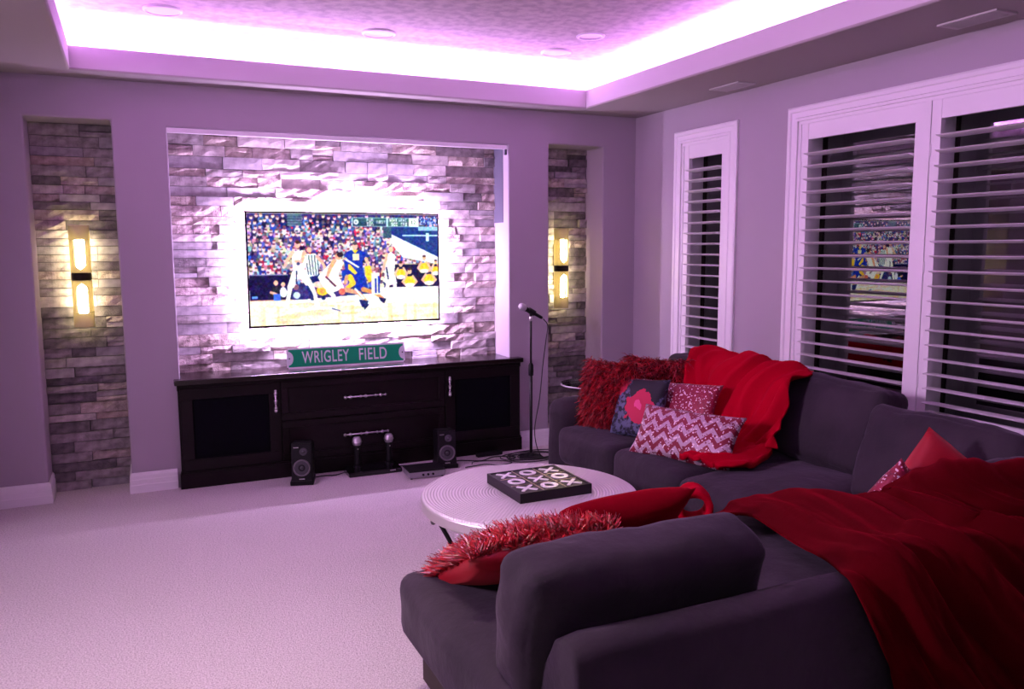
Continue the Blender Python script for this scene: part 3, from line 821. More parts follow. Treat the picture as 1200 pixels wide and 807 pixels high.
ca = me.color_attributes.new('picture', 'FLOAT_COLOR', 'POINT')
rgba = np.ones((GW * GH, 4)); rgba[:, :3] = lin.reshape(-1, 3); ca.data.foreach_set('color', rgba.ravel())
m_, nt_, b_ = newmat('lit_screen'); at_ = nt_.nodes.new('ShaderNodeAttribute'); at_.attribute_name = 'picture'
b_.inputs['Base Color'].default_value = (.01, .01, .012, 1); b_.inputs['Roughness'].default_value = .15
nt_.links.new(at_.outputs['Color'], b_.inputs['Emission Color']); b_.inputs['Emission Strength'].default_value = 1.45
me.materials.append(m_)
so = bpy.data.objects.new('screen', me); COL.objects.link(so); so.parent = tv; so.location = (0, -.001, 0)
mled = mat('led_tape', (1, 1, 1), .5, emit=(.8, .6, 1.0), estr=8)
for (x, z, sx, sz) in ((0, .37, 1.34, .012), (0, -.37, 1.34, .012), (-.67, 0, .012, .72), (.67, 0, .012, .72)):
    bm = bmesh.new(); bx(bm, x - sx / 2, x + sx / 2, .048, .052, z - sz / 2, z + sz / 2); obj('led_tape', bm, mled, tv)

# ------------------------------------------------------------------ media cabinet
cab = empty('media_cabinet', (-2.3, 0, 0), label='long espresso wood media cabinet built into the stone niche under the television', cat='cabinet')
def cb(name, *a, m='espresso', bev=.002, par=None):
    o = box(name, *a, M[m], par or cab, bev=bev)
    o.location = (2.3, 0, 0) if par is None else (0, 0, 0)
    return o
cb('cabinet_top', -3.548, -1.052, -.085, -.001, .692, .728, m='espresso_top', bev=.006)
cb('cabinet_top', -3.500, -1.142, -.003, .268, .692, .7275, m='espresso_top', bev=.001)
bm = bmesh.new()
bx(bm, -3.528, -1.068, -.046, -.0, .105, .692); bx(bm, -3.500, -1.142, -.001, .262, 0.001, .692)
bx(bm, -3.532, -1.064, -.052, -.002, .655, .692)
o = obj('carcass', bm, M['espresso'], cab); o.location = (2.3, 0, 0)
bm = bmesh.new(); bx(bm, -3.538, -1.058, -.062, -.02, 0.001, .100); bx(bm, -3.534, -1.062, -.056, -.02, .100, .112)
o = obj('plinth', bm, M['espresso'], cab); o.location = (2.3, 0, 0)
def framed(name, x0, x1, z0, z1, fw, inset_m, y=-.046):
    bm = bmesh.new()
    bx(bm, x0, x1, y - .018, y, z0, z0 + fw); bx(bm, x0, x1, y - .018, y, z1 - fw, z1)
    bx(bm, x0, x0 + fw, y - .018, y, z0 + fw, z1 - fw); bx(bm, x1 - fw, x1, y - .018, y, z0 + fw, z1 - fw)
    bmesh.ops.bevel(bm, geom=[e for e in bm.edges], offset=.002, segments=1, affect='EDGES')
    d = obj(name, bm, M['espresso'], cab); d.location = (2.3, 0, 0)
    bm = bmesh.new(); bx(bm, x0 + fw - .001, x1 - fw + .001, y - .006, y, z0 + fw - .001, z1 - fw + .001)
    for s_ in ((x0 + fw, x1 - fw, z0 + fw, z0 + fw + .008), (x0 + fw, x1 - fw, z1 - fw - .008, z1 - fw)): bx(bm, s_[0], s_[1], y - .011, y, s_[2], s_[3])
    obj('panel', bm, M[inset_m], d)
    return d
def handle(parent, x, z, L, vertical):
    """cast silver pull: row of twisted beads on a bar"""
    bm = bmesh.new(); n = 9
    for k in range(n):
        t = -L / 2 + L * k / (n - 1); rr_ = .0110 + .0035 * math.sin(k * 2.1)
        p = (x, -.085, z + t) if vertical else (x + t, -.085, z)
        bmesh.ops.create_icosphere(bm, subdivisions=1, radius=rr_ + (.003 if k in (0, n - 1) else 0), matrix=Matrix.Translation(p))
    a, b = (((x, -.085, z - L / 2), (x, -.085, z + L / 2)) if vertical else ((x - L / 2, -.085, z), (x + L / 2, -.085, z)))
    tube(bm, [a, b], .006, 6)
    for t in (-L / 2 + .012, L / 2 - .012):
        p = (x, z + t) if vertical else (x + t, z)
        tube(bm, [(p[0], -.085, p[1]), (p[0], -.063, p[1])], .004, 6)
    tag(obj('handle', bm, M['silver'], parent, smooth=True), 'cast silver pull')
d = framed('door', -3.518, -2.884, .118, .668, .075, 'blackpanel'); handle(d, -2.918, .545, .135, True)
d = framed('drawer', -2.876, -1.694, .400, .668, .045, 'espresso'); handle(d, -2.297, .530, .29, False)
d = framed('drawer', -2.876, -1.694, .118, .392, .045, 'espresso'); handle(d, -2.297, .262, .31, False)
d = framed('door', -1.686, -1.078, .118, .668, .075, 'blackpanel'); handle(d, -1.660, .550, .13, True)

# ------------------------------------------------------------------ street sign on the cabinet
sg = empty('street_sign', (-2.372, .105, .7285), rz=math.radians(0), label='green street-name sign with white lettering standing on the media cabinet', cat='sign')
SW, SH = .862, .146
sg.rotation_euler = (math.radians(-6), 0, 0)
bm = bmesh.new(); bx(bm, -SW / 2, SW / 2, 0, .003, 0, SH)
bmesh.ops.bevel(bm, geom=[e for e in bm.edges if abs(e.verts[0].co.y - e.verts[1].co.y) > .001], offset=.010, segments=3, affect='EDGES')
obj('plate', bm, M['sign_white'], sg)
# green field with concave notches at both ends
bm = bmesh.new(); hw, z0, z1 = SW / 2 - .013, .012, SH - .012
pts = [(-hw + .0, z0), (hw - .0, z0)]
zc = SH / 2; notch = [(hw, z0 + .012)] + [(hw - .034 * math.cos(a) + .0, zc + .048 * math.sin(a)) for a in [(-.5 + k / 12) * PI for k in range(1, 12)]] + [(hw, z1 - .012)]
outline = pts + notch + [(hw, z1), (-hw, z1)] + [(-x, z) for (x, z) in reversed(notch)]
vs = [bm.verts.new((x, -.0015, z)) for (x, z) in outline]; f = bm.faces.new(vs)
ex = bmesh.ops.extrude_face_region(bm, geom=[f]); bmesh.ops.translate(bm, verts=[v for v in ex['geom'] if isinstance(v, bmesh.types.BMVert)], vec=(0, .0015, 0))
bmesh.ops.triangulate(bm, faces=[f_ for f_ in bm.faces if len(f_.verts) > 4])
obj('green_field', bm, M['sign_green'], sg)
for sx_ in (-1, 1):
    bm = bmesh.new(); lathe(bm, [(0, .001), (.005, .001), (.005, 0)], 10, M4=Matrix.Translation((sx_ * (hw - .006), -.001, zc)) @ Matrix.Rotation(PI / 2, 4, 'X')); obj('bolt_hole', bm, M['black'], sg)
def letters(text, x0, x1, z0, h, parent, m, y=-.0028, weight=.0):
    cu = bpy.data.curves.new('lettering', 'FONT'); cu.body = text; cu.size = 1; cu.extrude = .0; cu.offset = weight; cu.space_character = 1.08
    o = bpy.data.objects.new('lettering', cu); COL.objects.link(o)
    dg = bpy.context.evaluated_depsgraph_get(); me = bpy.data.meshes.new_from_object(o.evaluated_get(dg))
    bpy.data.objects.remove(o)
    c = np.array([v.co[:] for v in me.vertices]); mn, mx = c.min(0), c.max(0)
    for v in me.vertices:
        u, w_ = (v.co.x - mn[0]) / (mx[0] - mn[0]), (v.co.y - mn[1]) / (mx[1] - mn[1])
        v.co = (x0 + u * (x1 - x0), y, z0 + w_ * h)
    me.materials.append(m)
    q_ = bpy.data.objects.new('lettering', me); COL.objects.link(q_); q_.parent = parent
    return q_
letters('WRIGLEY', -.325, .013, .034, .086, sg, M['sign_white'], weight=.012)
letters('FIELD', .085, .292, .034, .086, sg, M['sign_white'], weight=.012)

# ------------------------------------------------------------------ small speakers, microphone dock, receiver
def desk_speaker(x, y, rz, h, w, label):
    r = empty('desktop_speaker', (x, y, 0.001), rz, label, 'speaker', 'small black speakers in front of the media cabinet')
    t = Matrix.Rotation(math.radians(-7), 4, 'X')
    bm = bmesh.new(); bx(bm, -w / 2, w / 2, 0, .17, .018, h, M4=t); bmesh.ops.bevel(bm, geom=bm.edges[:], offset=.008, segments=2, affect='EDGES'); obj('speaker_box', bm, M['black'], r)
    bm = bmesh.new(); bx(bm, -w / 2 - .008, w / 2 + .008, -.012, .185, 0, .03); bmesh.ops.bevel(bm, geom=bm.edges[:], offset=.004, segments=1, affect='EDGES'); obj('foot', bm, M['black'], r)
    F = t @ Matrix.Translation((0, 0, h * .40)) @ Matrix.Rotation(PI / 2, 4, 'X')
    bm = bmesh.new(); lathe(bm, [(.045, 0), (.047, .007), (.053, .008), (.057, .004), (.058, 0)], 32, M4=F); obj('woofer_ring', bm, M['greyring'], r, smooth=True)
    bm = bmesh.new(); lathe(bm, [(.046, .003), (.038, .006), (.020, -.001), (.013, .0), (.009, .006), (0, .008)], 32, M4=F); obj('woofer_cone', bm, M['cone'], r, smooth=True)
    F = t @ Matrix.Translation((.012, 0, h * .78)) @ Matrix.Rotation(PI / 2, 4, 'X')
    bm = bmesh.new(); lathe(bm, [(.026, 0), (.024, .004), (.016, .001), (.011, .002), (.007, .006), (0, .007)], 24, M4=F); obj('tweeter', bm, M['cone'], r, smooth=True)
    bm = bmesh.new(); bx(bm, -w / 2 + .015, -w / 2 + .048, -.0015, 0, h * .87, h * .87 + .006, M4=t); obj('badge', bm, M['silver'], r)
    bm = bmesh.new(); bx(bm, -.018, .018, -.0015, 0, h * .13, h * .13 + .006, M4=t); obj('badge', bm, M['silver'], r)
desk_speaker(-2.80, -.30, math.radians(-16), .285, .135, 'small black two-way speaker on the carpet below the left cabinet door')
desk_speaker(-1.775, -.33, math.radians(-8), .275, .135, 'small black two-way speaker near the receiver, right of the microphone dock')

dk = empty('microphone_dock', (-2.285, -.19, .001), label='low black charging dock on the carpet under the cabinet drawers', cat='dock')
bm = bmesh.new(); bx(bm, -.19, .19, -.085, .085, 0, .042)
for v in bm.verts:
    if v.co.z > .02 and v.co.y < 0: v.co.z = .030
bmesh.ops.bevel(bm, geom=bm.edges[:], offset=.005, segments=2, affect='EDGES'); obj('dock_body', bm, M['blackgloss'], dk)
bm = bmesh.new(); bx(bm, .10, .14, -.0866, -.084, .018, .024); obj('badge', bm, M['silver'], dk)
for sx_ in (-.10, .13):
    bm = bmesh.new(); lathe(bm, [(.026, .036), (.026, .052), (.030, .052), (.030, .036)], 20, c=(sx_, .04, 0)); obj('cradle_ring', bm, M['black'], dk)
for k, (x, l) in enumerate(((-2.385, 'black wireless microphone with silver mesh head, left one in the dock'), (-2.155, 'black wireless microphone with silver mesh head, right one in the dock'))):
    r = empty('wireless_microphone', (x, -.15, .045), label=l, cat='microphone', group='wireless microphones standing in the dock'); r.scale = (1.22, 1.22, 1.06)
    bm = bmesh.new(); lathe(bm, [(0, 0), (.017, 0), (.019, .02), (.016, .08), (.020, .135), (.020, .142), (0, .142)], 20); obj('microphone_body', bm, M['black'], r, smooth=True)
    bm = bmesh.new(); lathe(bm, [(.019, .142), (.025, .150), (.027, .168), (.025, .186), (.018, .198), (0, .203)], 20); obj('mesh_head', bm, M['meshgrill'], r, smooth=True)
    bm = bmesh.new(); lathe(bm, [(.0255, .162), (.0285, .163), (.0285, .169), (.0265, .170)], 20); obj('band', bm, M['silver'], r, smooth=True)
    bm = bmesh.new(); bx(bm, -.003, .003, -.0225, -.018, .118, .124); obj('switch', bm, M['silver'], r)

rc = empty('receiver_box', (-1.985, -.45, .001), math.radians(-3), label='flat silver receiver box on the carpet in front of the right speaker', cat='receiver')
bm = bmesh.new(); bx(bm, -.125, .125, -.05, .13, .006, .048); bmesh.ops.bevel(bm, geom=bm.edges[:], offset=.003, segments=1, affect='EDGES'); obj('receiver_case', bm, mat('grey_silver_case', (.40, .38, .42), .35, .6), rc)
bm = bmesh.new(); bx(bm, -.128, .128, -.054, .134, .048, .056); obj('receiver_lid', bm, M['black'], rc)
for k in range(3):
    bm = bmesh.new(); lathe(bm, [(.008, 0), (.008, .008), (0, .008)], 12, M4=Matrix.Translation((-.03 + k * .035, -.05, .026)) @ Matrix.Rotation(PI / 2, 4, 'X')); obj('knob', bm, M['black'], rc)
for (a, b) in ((-.11, -.04), (.11, -.04), (-.11, .12), (.11, .12)):
    bm = bmesh.new(); lathe(bm, [(0, 0), (.008, 0), (.008, .007), (0, .007)], 8, c=(a, b, 0)); obj('foot', bm, M['rubber'], rc)

# ------------------------------------------------------------------ microphone stand
ms = empty('microphone_stand', (-1.10, -.31, .001), label='thin black straight microphone stand right of the media cabinet', cat='microphone stand')
bm = bmesh.new(); lathe(bm, [(0, 0), (.088, 0), (.090, .005), (.085, .010), (.03, .016), (.016, .035), (0, .035)], 36); obj('base', bm, M['black'], ms, smooth=False)
bm = bmesh.new(); tube(bm, [(0, 0, .02), (0, 0, .66)], .0115, 12); obj('lower_pole', bm, M['iron'], ms, smooth=True)
bm = bmesh.new(); lathe(bm, [(.012, .62), (.019, .625), (.020, .66), (.019, .70), (.012, .715)], 16); obj('clutch', bm, M['black'], ms, smooth=True)
bm = bmesh.new(); tube(bm, [(0, 0, .70), (0, 0, 1.075)], .008, 12); obj('upper_pole', bm, M['iron'], ms, smooth=True)
bm = bmesh.new(); lathe(bm, [(.009, 1.03), (.0125, 1.035), (.0125, 1.06), (.009, 1.065)], 12); obj('collar', bm, M['silver'], ms, smooth=True)
bm = bmesh.new(); tube(bm, [(0, 0, 1.07), (.0, -.0, 1.095)], .012, 10); tube(bm, [(-.018, 0, 1.112), (.030, 0, 1.085)], .0215, 12); obj('clip', bm, M['black'], ms)
mc = empty('wired_microphone', (-1.10, -.31, 1.10), label='black vocal microphone with silver mesh ball held on top of the stand', cat='microphone')
Mt = Matrix.Translation((.0, 0, 0)) @ Matrix.Rotation(math.radians(-62), 4, 'Y')
bm = bmesh.new(); lathe(bm, [(0, -.105), (.010, -.105), (.012, -.09), (.013, -.03), (.018, .045), (.019, .052), (0, .052)], 20, M4=Mt); obj('microphone_body', bm, M['black'], mc, smooth=True)
bm = bmesh.new(); lathe(bm, [(.019, .050), (.026, .060), (.0285, .075), (.026, .092), (.017, .104), (0, .108)], 22, M4=Mt); obj('mesh_head', bm, M['meshgrill'], mc, smooth=True)
bm = bmesh.new()
pts = catmull([(-.995, -.31, 1.042), (-.96, -.31, .99), (-.975, -.31, .88), (-1.0, -.31, .70), (-1.03, -.315, .45), (-1.075, -.32, .20), (-1.05, -.36, .03), (-.98, -.40, .008)], 8)
tube(bm, pts, .0036, 6)
tag(obj('microphone_cable', bm, M['rubber'], None, smooth=True), 'thin black cable hanging from the microphone down beside the stand', 'cable')
# coil of cable around the stand's foot
bm = bmesh.new(); pts = []; rr_ = random.Random(3)
for k in range(140):
    a = k / 140 * 2 * PI * 4.6; r_ = .175 + .035 * math.sin(k * .11) + .02 * math.sin(k * .37)
    pts.append((-1.10 + .03 * math.sin(k * .05) + r_ * 1.1 * math.cos(a), -.335 + r_ * .62 * math.sin(a), .008 + .0045 * (k / 30)))
tube(bm, pts, .0038, 6)
tag(obj('coiled_cable', bm, M['rubber'], None, smooth=True), 'black cable coiled in loops around the foot of the microphone stand', 'cable')
for k, (P0, l) in enumerate(((([-2.72, -.17, .006], [-2.62, -.15, .006], [-2.55, -.17, .006], [-2.475, -.15, .012]), 'short black cable running from the left speaker to the dock'),
    (([-1.70, -.24, .02], [-1.62, -.19, .008], [-1.48, -.26, .008], [-1.35, -.20, .008], [-1.22, -.28, .010], [-1.30, -.36, .016]), 'thick black cable trailing from the right speaker towards the microphone stand'),
    (([-1.92, -.25, .02], [-2.0, -.16, .006], [-2.06, -.22, .006], [-1.98, -.28, .006], [-1.93, -.20, .014], [-2.07, -.13, .006]), 'black cable looping on the carpet behind the silver receiver box'),
    (([-1.66, -.38, .006], [-1.5, -.36, .006], [-1.42, -.42, .006], [-1.3, -.40, .006], [-1.38, -.33, .014], [-1.55, -.29, .014], [-1.6, -.36, .02]), 'thin tangled black cable on the carpet behind the round table'))):
    bm = bmesh.new(); tube(bm, catmull(P0, 8), .0045 if k == 1 else .0034, 6)
    tag(obj('floor_cable', bm, M['rubber'], None, smooth=True), l, 'cable')
bm = bmesh.new(); bx(bm, -.05, .16, -.022, .022, 0, .03); bmesh.ops.bevel(bm, geom=bm.edges[:], offset=.004, segments=2, affect='EDGES')
ps = obj('power_strip', bm, M['black'], None, loc=(-1.42, -.13, .001), rot=(0, 0, .05)); tag(ps, 'small black power strip on the carpet against the cabinet plinth', 'power strip')

# ------------------------------------------------------------------ round table and game
TC = Vector((-2.135, -2.395, 0)); TR = .500
ct = empty('coffee_table', TC, label='round coffee table with hammered nickel top and curved iron legs', cat='table')
bm = bmesh.new(); lathe(bm, [(0, .446), (TR - .008, .446), (TR - .002, .444), (TR, .438), (TR, .434)], 96); obj('table_top', bm, M['hammered'], ct, smooth=False)
bm = bmesh.new(); lathe(bm, [(TR, .436), (TR + .003, .430), (TR + .003, .394), (TR - .002, .388), (TR - .03, .388), (TR - .03, .44)], 96); obj('rim', bm, M['nickel'], ct, smooth=False)
for k in range(4):
    a = PI / 4 + k * PI / 2 + .35
    ca_, sa_ = math.cos(a), math.sin(a)
    prof = [(TR - .02, .395), (TR - .06, .33), (TR - .13, .20), (TR - .16, .12), (TR - .12, .05), (TR - .05, .004)]
    pts = catmull([(r_ * ca_, r_ * sa_, z) for r_, z in prof], 6)
    bm = bmesh.new(); tube(bm, pts, .011, 8); obj('leg', bm, M['iron'], ct, smooth=True)
    a2 = a + PI / 2
    A_ = Vector(((TR - .05) * ca_, (TR - .05) * sa_, .30)); B_ = Vector(((TR - .05) * math.cos(a2), (TR - .05) * math.sin(a2), .30)); mid = Vector(((TR - .09) * math.cos(a + PI / 4), (TR - .09) * math.sin(a + PI / 4), .405))
    bm = bmesh.new(); tube(bm, catmull([A_, A_.lerp(mid, .5) + Vector((0, 0, .035)) + Vector((math.cos(a + PI / 8), math.sin(a + PI / 8), 0)) * .05, mid, B_.lerp(mid, .5) + Vector((0, 0, .035)) + Vector((math.cos(a + 3 * PI / 8), math.sin(a + 3 * PI / 8), 0)) * .05, B_], 6), .014, 8); obj('arch_brace', bm, M['iron'], ct, smooth=True)
bm = bmesh.new(); pts = [(.335 * math.cos(2 * PI * k / 48), .335 * math.sin(2 * PI * k / 48), .115) for k in range(49)]; tube(bm, pts, .008, 8, cap=False); obj('ring', bm, M['iron'], ct, smooth=True)

gb = empty('game_board', (-2.075, -2.366, .4465), math.radians(0.5), label='square black tic-tac-toe tray with pale dividing lines on the round table', cat='board game')
gs = .183; gt = .046
bm = bmesh.new(); bx(bm, -gs, gs, -gs, gs, 0, gt - .003)
for q in ((-gs, gs, -gs, -gs + .012), (-gs, gs, gs - .012, gs), (-gs, -gs + .012, -gs + .012, gs - .012), (gs - .012, gs, -gs + .012, gs - .012)): bx(bm, *q, gt - .003, gt)
obj('tray', bm, mat('black_game_tray', (.006, .005, .007), .4, spec=.3), gb)
cell = (2 * gs - .024) / 3
for k in (-.5, .5):
    bm = bmesh.new(); bx(bm, k * cell - .0018, k * cell + .0018, -gs + .012, gs - .012, gt - .003, gt - .001); obj('divider', bm, M['gold'], gb)
    bm = bmesh.new(); bx(bm, -gs + .012, gs - .012, k * cell - .0018, k * cell + .0018, gt - .0031, gt - .0011); obj('divider', bm, M['gold'], gb)
def x_mesh():
    bm = bmesh.new()
    for a in (PI / 4, -PI / 4): bx(bm, -.050, .050, -.0075, .0075, 0, .004 if a > 0 else .0038, M4=Matrix.Rotation(a, 4, 'Z'))
    return bm
def o_mesh():
    bm = bmesh.new(); lathe(bm, [(.023, 0), (.023, .004), (.041, .004), (.041, 0)], 28); return bm
xm = om = None
rown = ['front', 'middle', 'back']; coln = ['left', 'centre', 'right']
for i in range(3):
    for j in range(3):
        X_ = (i + j) % 2 == 0
        nm = 'letter_x_piece' if X_ else 'letter_o_piece'
        src = xm if X_ else om
        if src is None:
            o = obj(nm, x_mesh() if X_ else o_mesh(), M['whitechip'])
            if X_: xm = o
            else: om = o
        else: o = src.copy(); COL.objects.link(o)
        o.location = (-2.075 + (i - 1) * cell, -2.366 + (j - 1) * cell, .4465 + gt - .0029); o.rotation_euler = (0, 0, math.radians(0.5 + (i * 7 + j * 3) % 5 - 2))
        tag(o, 'white letter %s piece in the %s row, %s column of the game tray' % ('X' if X_ else 'O', rown[j], coln[i]), 'game piece', 'white letter pieces in the tic-tac-toe tray')

# ------------------------------------------------------------------ sectional sofa
sf = empty('sectional_sofa', (0, 0, 0), label='large charcoal microfibre sectional sofa along the windows with a return towards the viewer', cat='sofa')
S, SB = M['sofa'], M['sofa_base']
FX, BX = -1.345, -.27        # long run: front, back
NY, OY = -3.09, -4.17        # return: front edge, outer back
X0 = -2.895                  # left end of the return
def prism(name, outline, z0, z1, m, bev):
    bm = bmesh.new(); vs = [bm.verts.new((x, y, z0)) for x, y in outline]; f = bm.faces.new(vs)
    ex = bmesh.ops.extrude_face_region(bm, geom=[f]); bmesh.ops.translate(bm, verts=[v for v in ex['geom'] if isinstance(v, bmesh.types.BMVert)], vec=(0, 0, z1 - z0))
    bmesh.ops.recalc_face_normals(bm, faces=bm.faces)
    bmesh.ops.bevel(bm, geom=bm.edges[:], offset=bev, segments=3, affect='EDGES')
    return obj(name, bm, m, sf, smooth=False)
prism('base', [(FX + .02, -1.09), (BX, -1.09), (BX, OY), (X0, OY), (X0, NY + .02), (FX + .02, NY + .02)], .035, .26, SB, .012)
for (x, y) in ((-1.27, -1.14), (-.35, -1.14), (-.35, -4.08), (-2.82, -4.08), (-2.82, -3.16), (-1.40, -3.18)): 
    bm = bmesh.new(); lathe(bm, [(0, 0), (.022, 0), (.03, .036), (0, .036)], 10, c=(x, y, 0)); obj('foot', bm, M['iron'], sf)
# back frames
soft('back_frame', BX - .075, (-1.09 + OY) / 2, .44, .17, -1.09 - OY, .46, .05, S, sf, n=8, wob=.006)
# return back frame, raked on the inner side
bm = bmesh.new()
prof = [(-4.185, .05), (-4.180, .40), (-4.165, .62), (-4.150, .645), (-4.115, .657), (-4.075, .652), (-4.050, .635), (-4.030, .60), (-3.965, .50), (-3.93, .30), (-3.93, .05)]
n_ = 40; rings = []
for i in range(n_ + 1):
    x = X0 + (-.30 - X0) * i / n_
    e = min(1, i / 1.0, (n_ - i) / 1.0)
    rings.append([bm.verts.new((x + (.0 if i else .01), y + noise.noise(Vector((x * 2, y * 3, z))) * .006, z * (1 if e >= 1 else .985) + noise.noise(Vector((x * 2.5, z * 2, 5))) * .006)) for y, z in prof])
for a, b in zip(rings, rings[1:]):
    for k in range(len(prof) - 1): bm.faces.new((a[k], a[k + 1], b[k + 1], b[k]))
bm.faces.new(rings[0]); bm.faces.new(rings[-1][::-1])
o = obj('back_frame', bm, S, sf, smooth=True)
o.modifiers.new('edge', 'BEVEL').width = .012; o.modifiers['edge'].segments = 3; o.modifiers['edge'].limit_method = 'ANGLE'; o.modifiers['edge'].angle_limit = 1.0
# arm at the far end
soft('arm', (FX + BX) / 2 - .015, -1.155, .315, FX * -1 + BX + .03, .20, .58, .085, S, sf, n=8, wob=.010, puff=(0, .01, .012))
# seat cushions
def seat(cx, cy, sx, sy, seed, sag=.0): soft('seat_cushion', cx, cy, .345, sx, sy, .225, .055, S, sf, puff=(.012, .012, .022), n=10, wob=.012, seed=seed, wscale=4, sag=sag)
seat(-.93, -1.573, .92, .612, 1); seat(-.93, -2.190, .92, .606, 2); seat(-.93, -2.790, .92, .582, 3)
seat(-.90, -3.55, .98, .90, 4)
seat(-2.585, -3.53, .80, .94, 5); seat(-1.785, -3.52, .78, .90, 6)
# back cushions
def back(cx, cy, cz, w, h, t, rz, lean, seed, puff=.045):
    """w along local x, front faces local -y before rotation rz"""
    soft('back_cushion', cx, cy, cz, w, t, h, .045, S, sf, rot=(math.radians(-lean), 0, rz), puff=(.02, puff, .02), n=16, wob=.018, seed=seed, wscale=5.0)
Q = -PI / 2
back(-.50, -1.55, .655, .60, .42, .21, Q, 16, 11)
back(-.50, -2.12, .655, .56, .44, .21, Q, 16, 12)
back(-.50, -2.66, .655, .62, .44, .22, Q, 18, 13)
back(-.66, -3.40, .612, .74, .44, .22, Q, 20, 14)
# return: cushions leaning on the near frame, front faces +y
back(-2.570, -3.925, .612, .74, .37, .19, PI, 12, 15, .0)
back(-.90, -3.88, .620, .54, .36, .16, PI, 12, 16, .02)

# ------------------------------------------------------------------ throw pillows
def pillow_bm(w, h, t, n=22, pinch=.07, wob=.006, seed=0):
    bm = bmesh.new(); V = {}
    for s in (-1, 1):
        for i in range(n + 1):
            for j in range(n + 1):
                u, v = -1 + 2 * i / n, -1 + 2 * j / n
                edge = i in (0, n) or j in (0, n)
                if edge and s == 1: V[(s, i, j)] = V[(-1, i, j)]; continue
                x = w / 2 * u * (1 - pinch * (1 - v * v) * u * u); z = h / 2 * v * (1 - pinch * (1 - u * u) * v * v)
                d = t / 2 * ((1 - u * u) * (1 - v * v)) ** .42
                y = s * d
                q = Vector((x, y, z))
                q += Vector([noise.noise(q * 7 + Vector((seed * 5 + 11 * k, s, 0))) for k in range(3)]) * wob
                V[(s, i, j)] = bm.verts.new(q)
        for i in range(n):
            for j in range(n):
                f = [V[(s, i, j)], V[(s, i + 1, j)], V[(s, i + 1, j + 1)], V[(s, i, j + 1)]]
                bm.faces.new(f if s == -1 else f[::-1])
    return bm

def frame3(xdir, zdir, loc):
    """matrix whose local x, z follow the given directions; front is -y"""
    x = Vector(xdir).normalized(); z = Vector(zdir); z = (z - x * z.dot(x)).normalized(); y = z.cross(x)
    return Matrix(((x.x, y.x, z.x, loc[0]), (x.y, y.y, z.y, loc[1]), (x.z, y.z, z.z, loc[2]), (0, 0, 0, 1)))

def pillow(name, w, h, t, m, mtx, label, cat='pillow', group=None, **k):
    o = obj(name, pillow_bm(w, h, t, **k), m, smooth=True)
    o.matrix_world = mtx
    return tag(o, label, cat, group)

def fringe(parent, w, h, t, count, seed, length=(.03, .06), side=-1, edge_bias=0.0, m='shag', wid=.0026, lim=1.0):
    rr_ = random.Random(seed); bm = bmesh.new()
    for _ in range(count):
        u, v = rr_.uniform(-1, 1) * lim, rr_.uniform(-1, 1) * lim
        if rr_.random() < edge_bias:
            if rr_.random() < .5: u = math.copysign(rr_.uniform(.88, 1), u)
            else: v = math.copysign(rr_.uniform(.88, 1), v)
        x = w / 2 * u * (1 - .07 * (1 - v * v)); z = h / 2 * v * (1 - .07 * (1 - u * u)); d = t / 2 * ((1 - u * u) * (1 - v * v)) ** .42
        p = Vector((x, side * d, z))
        nrm = Vector((u ** 3 * .9, side * .8, v ** 3 * .9)).normalized()
        L_ = rr_.uniform(*length)
        dr = (nrm * .8 + Vector((rr_.uniform(-1.2, 1.2), rr_.uniform(-.5, .5), rr_.uniform(-1.3, .9)))).normalized()
        droop = Vector((rr_.uniform(-.5, .5), side * .2, -1)).normalized()
        sdir = dr.cross(Vector((rr_.uniform(-1, 1), rr_.uniform(-1, 1), rr_.uniform(-1, 1)))).normalized() * wid
        prev = None
        for k in range(3):
            c = p + dr * L_ * k / 2 + droop * L_ * .55 * (k / 2) ** 2
            wv = sdir * (1, 1, .5)[k]
            cur = (bm.verts.new(c - wv), bm.verts.new(c + wv))
            if prev: bm.faces.new((prev[0], prev[1], cur[1], cur[0]))
            prev = cur
    o = obj('ribbon_shag', bm, M[m], parent, recalc=False)
    return tag(o, kind='stuff')

# far end of the sofa
p1 = pillow('shaggy_pillow', .38, .43, .14, M['plush'], frame3((.30, -.95, .03), (.16, .10, 1), (-1.135, -1.47, .668)), 'red ribbon-shag pillow standing at the sofa arm, leftmost of the far pillows', group='red ribbon-shag pillows', seed=1)
fringe(p1, .38, .43, .14, 3600, 21, (.03, .06), -1, .15); fringe(p1, .38, .43, .14, 500, 31, (.03, .05), 1, 1.0)
p2 = pillow('shaggy_pillow', .44, .38, .14, M['plush'], frame3((.45, -.89, .0), (.12, .10, 1), (-.80, -1.475, .69)), 'red ribbon-shag pillow in the sofa corner, behind the floral pillow', group='red ribbon-shag pillows', seed=2)
fringe(p2, .44, .38, .14, 2600, 22, (.03, .06), -1, .2); fringe(p2, .44, .38, .14, 160, 29, (.05, .09), -1, 1.0, m='shagdark', wid=.0016)
pillow('floral_pillow', .36, .37, .13, M['floral'], frame3((.30, -.95, .05), (.34, .14, .93), (-1.10, -1.745, .632)), 'black and slate pillow with hot pink flowers between the red pillows', seed=3)
pillow('sequin_pillow', .60, .29, .12, M['sequin'], frame3((.26, -.965, .05), (.40, .10, .90), (-.93, -1.86, .655)), 'dark crimson sequin pillow leaning behind the chevron one', seed=4)
pillow('chevron_pillow', .64, .30, .13, M['chevron'], frame3((.311, -.949, .02), (.50, .20, .84), (-1.16, -2.265, .580)), 'sequin pillow with pink and crimson chevron zigzags', seed=5)

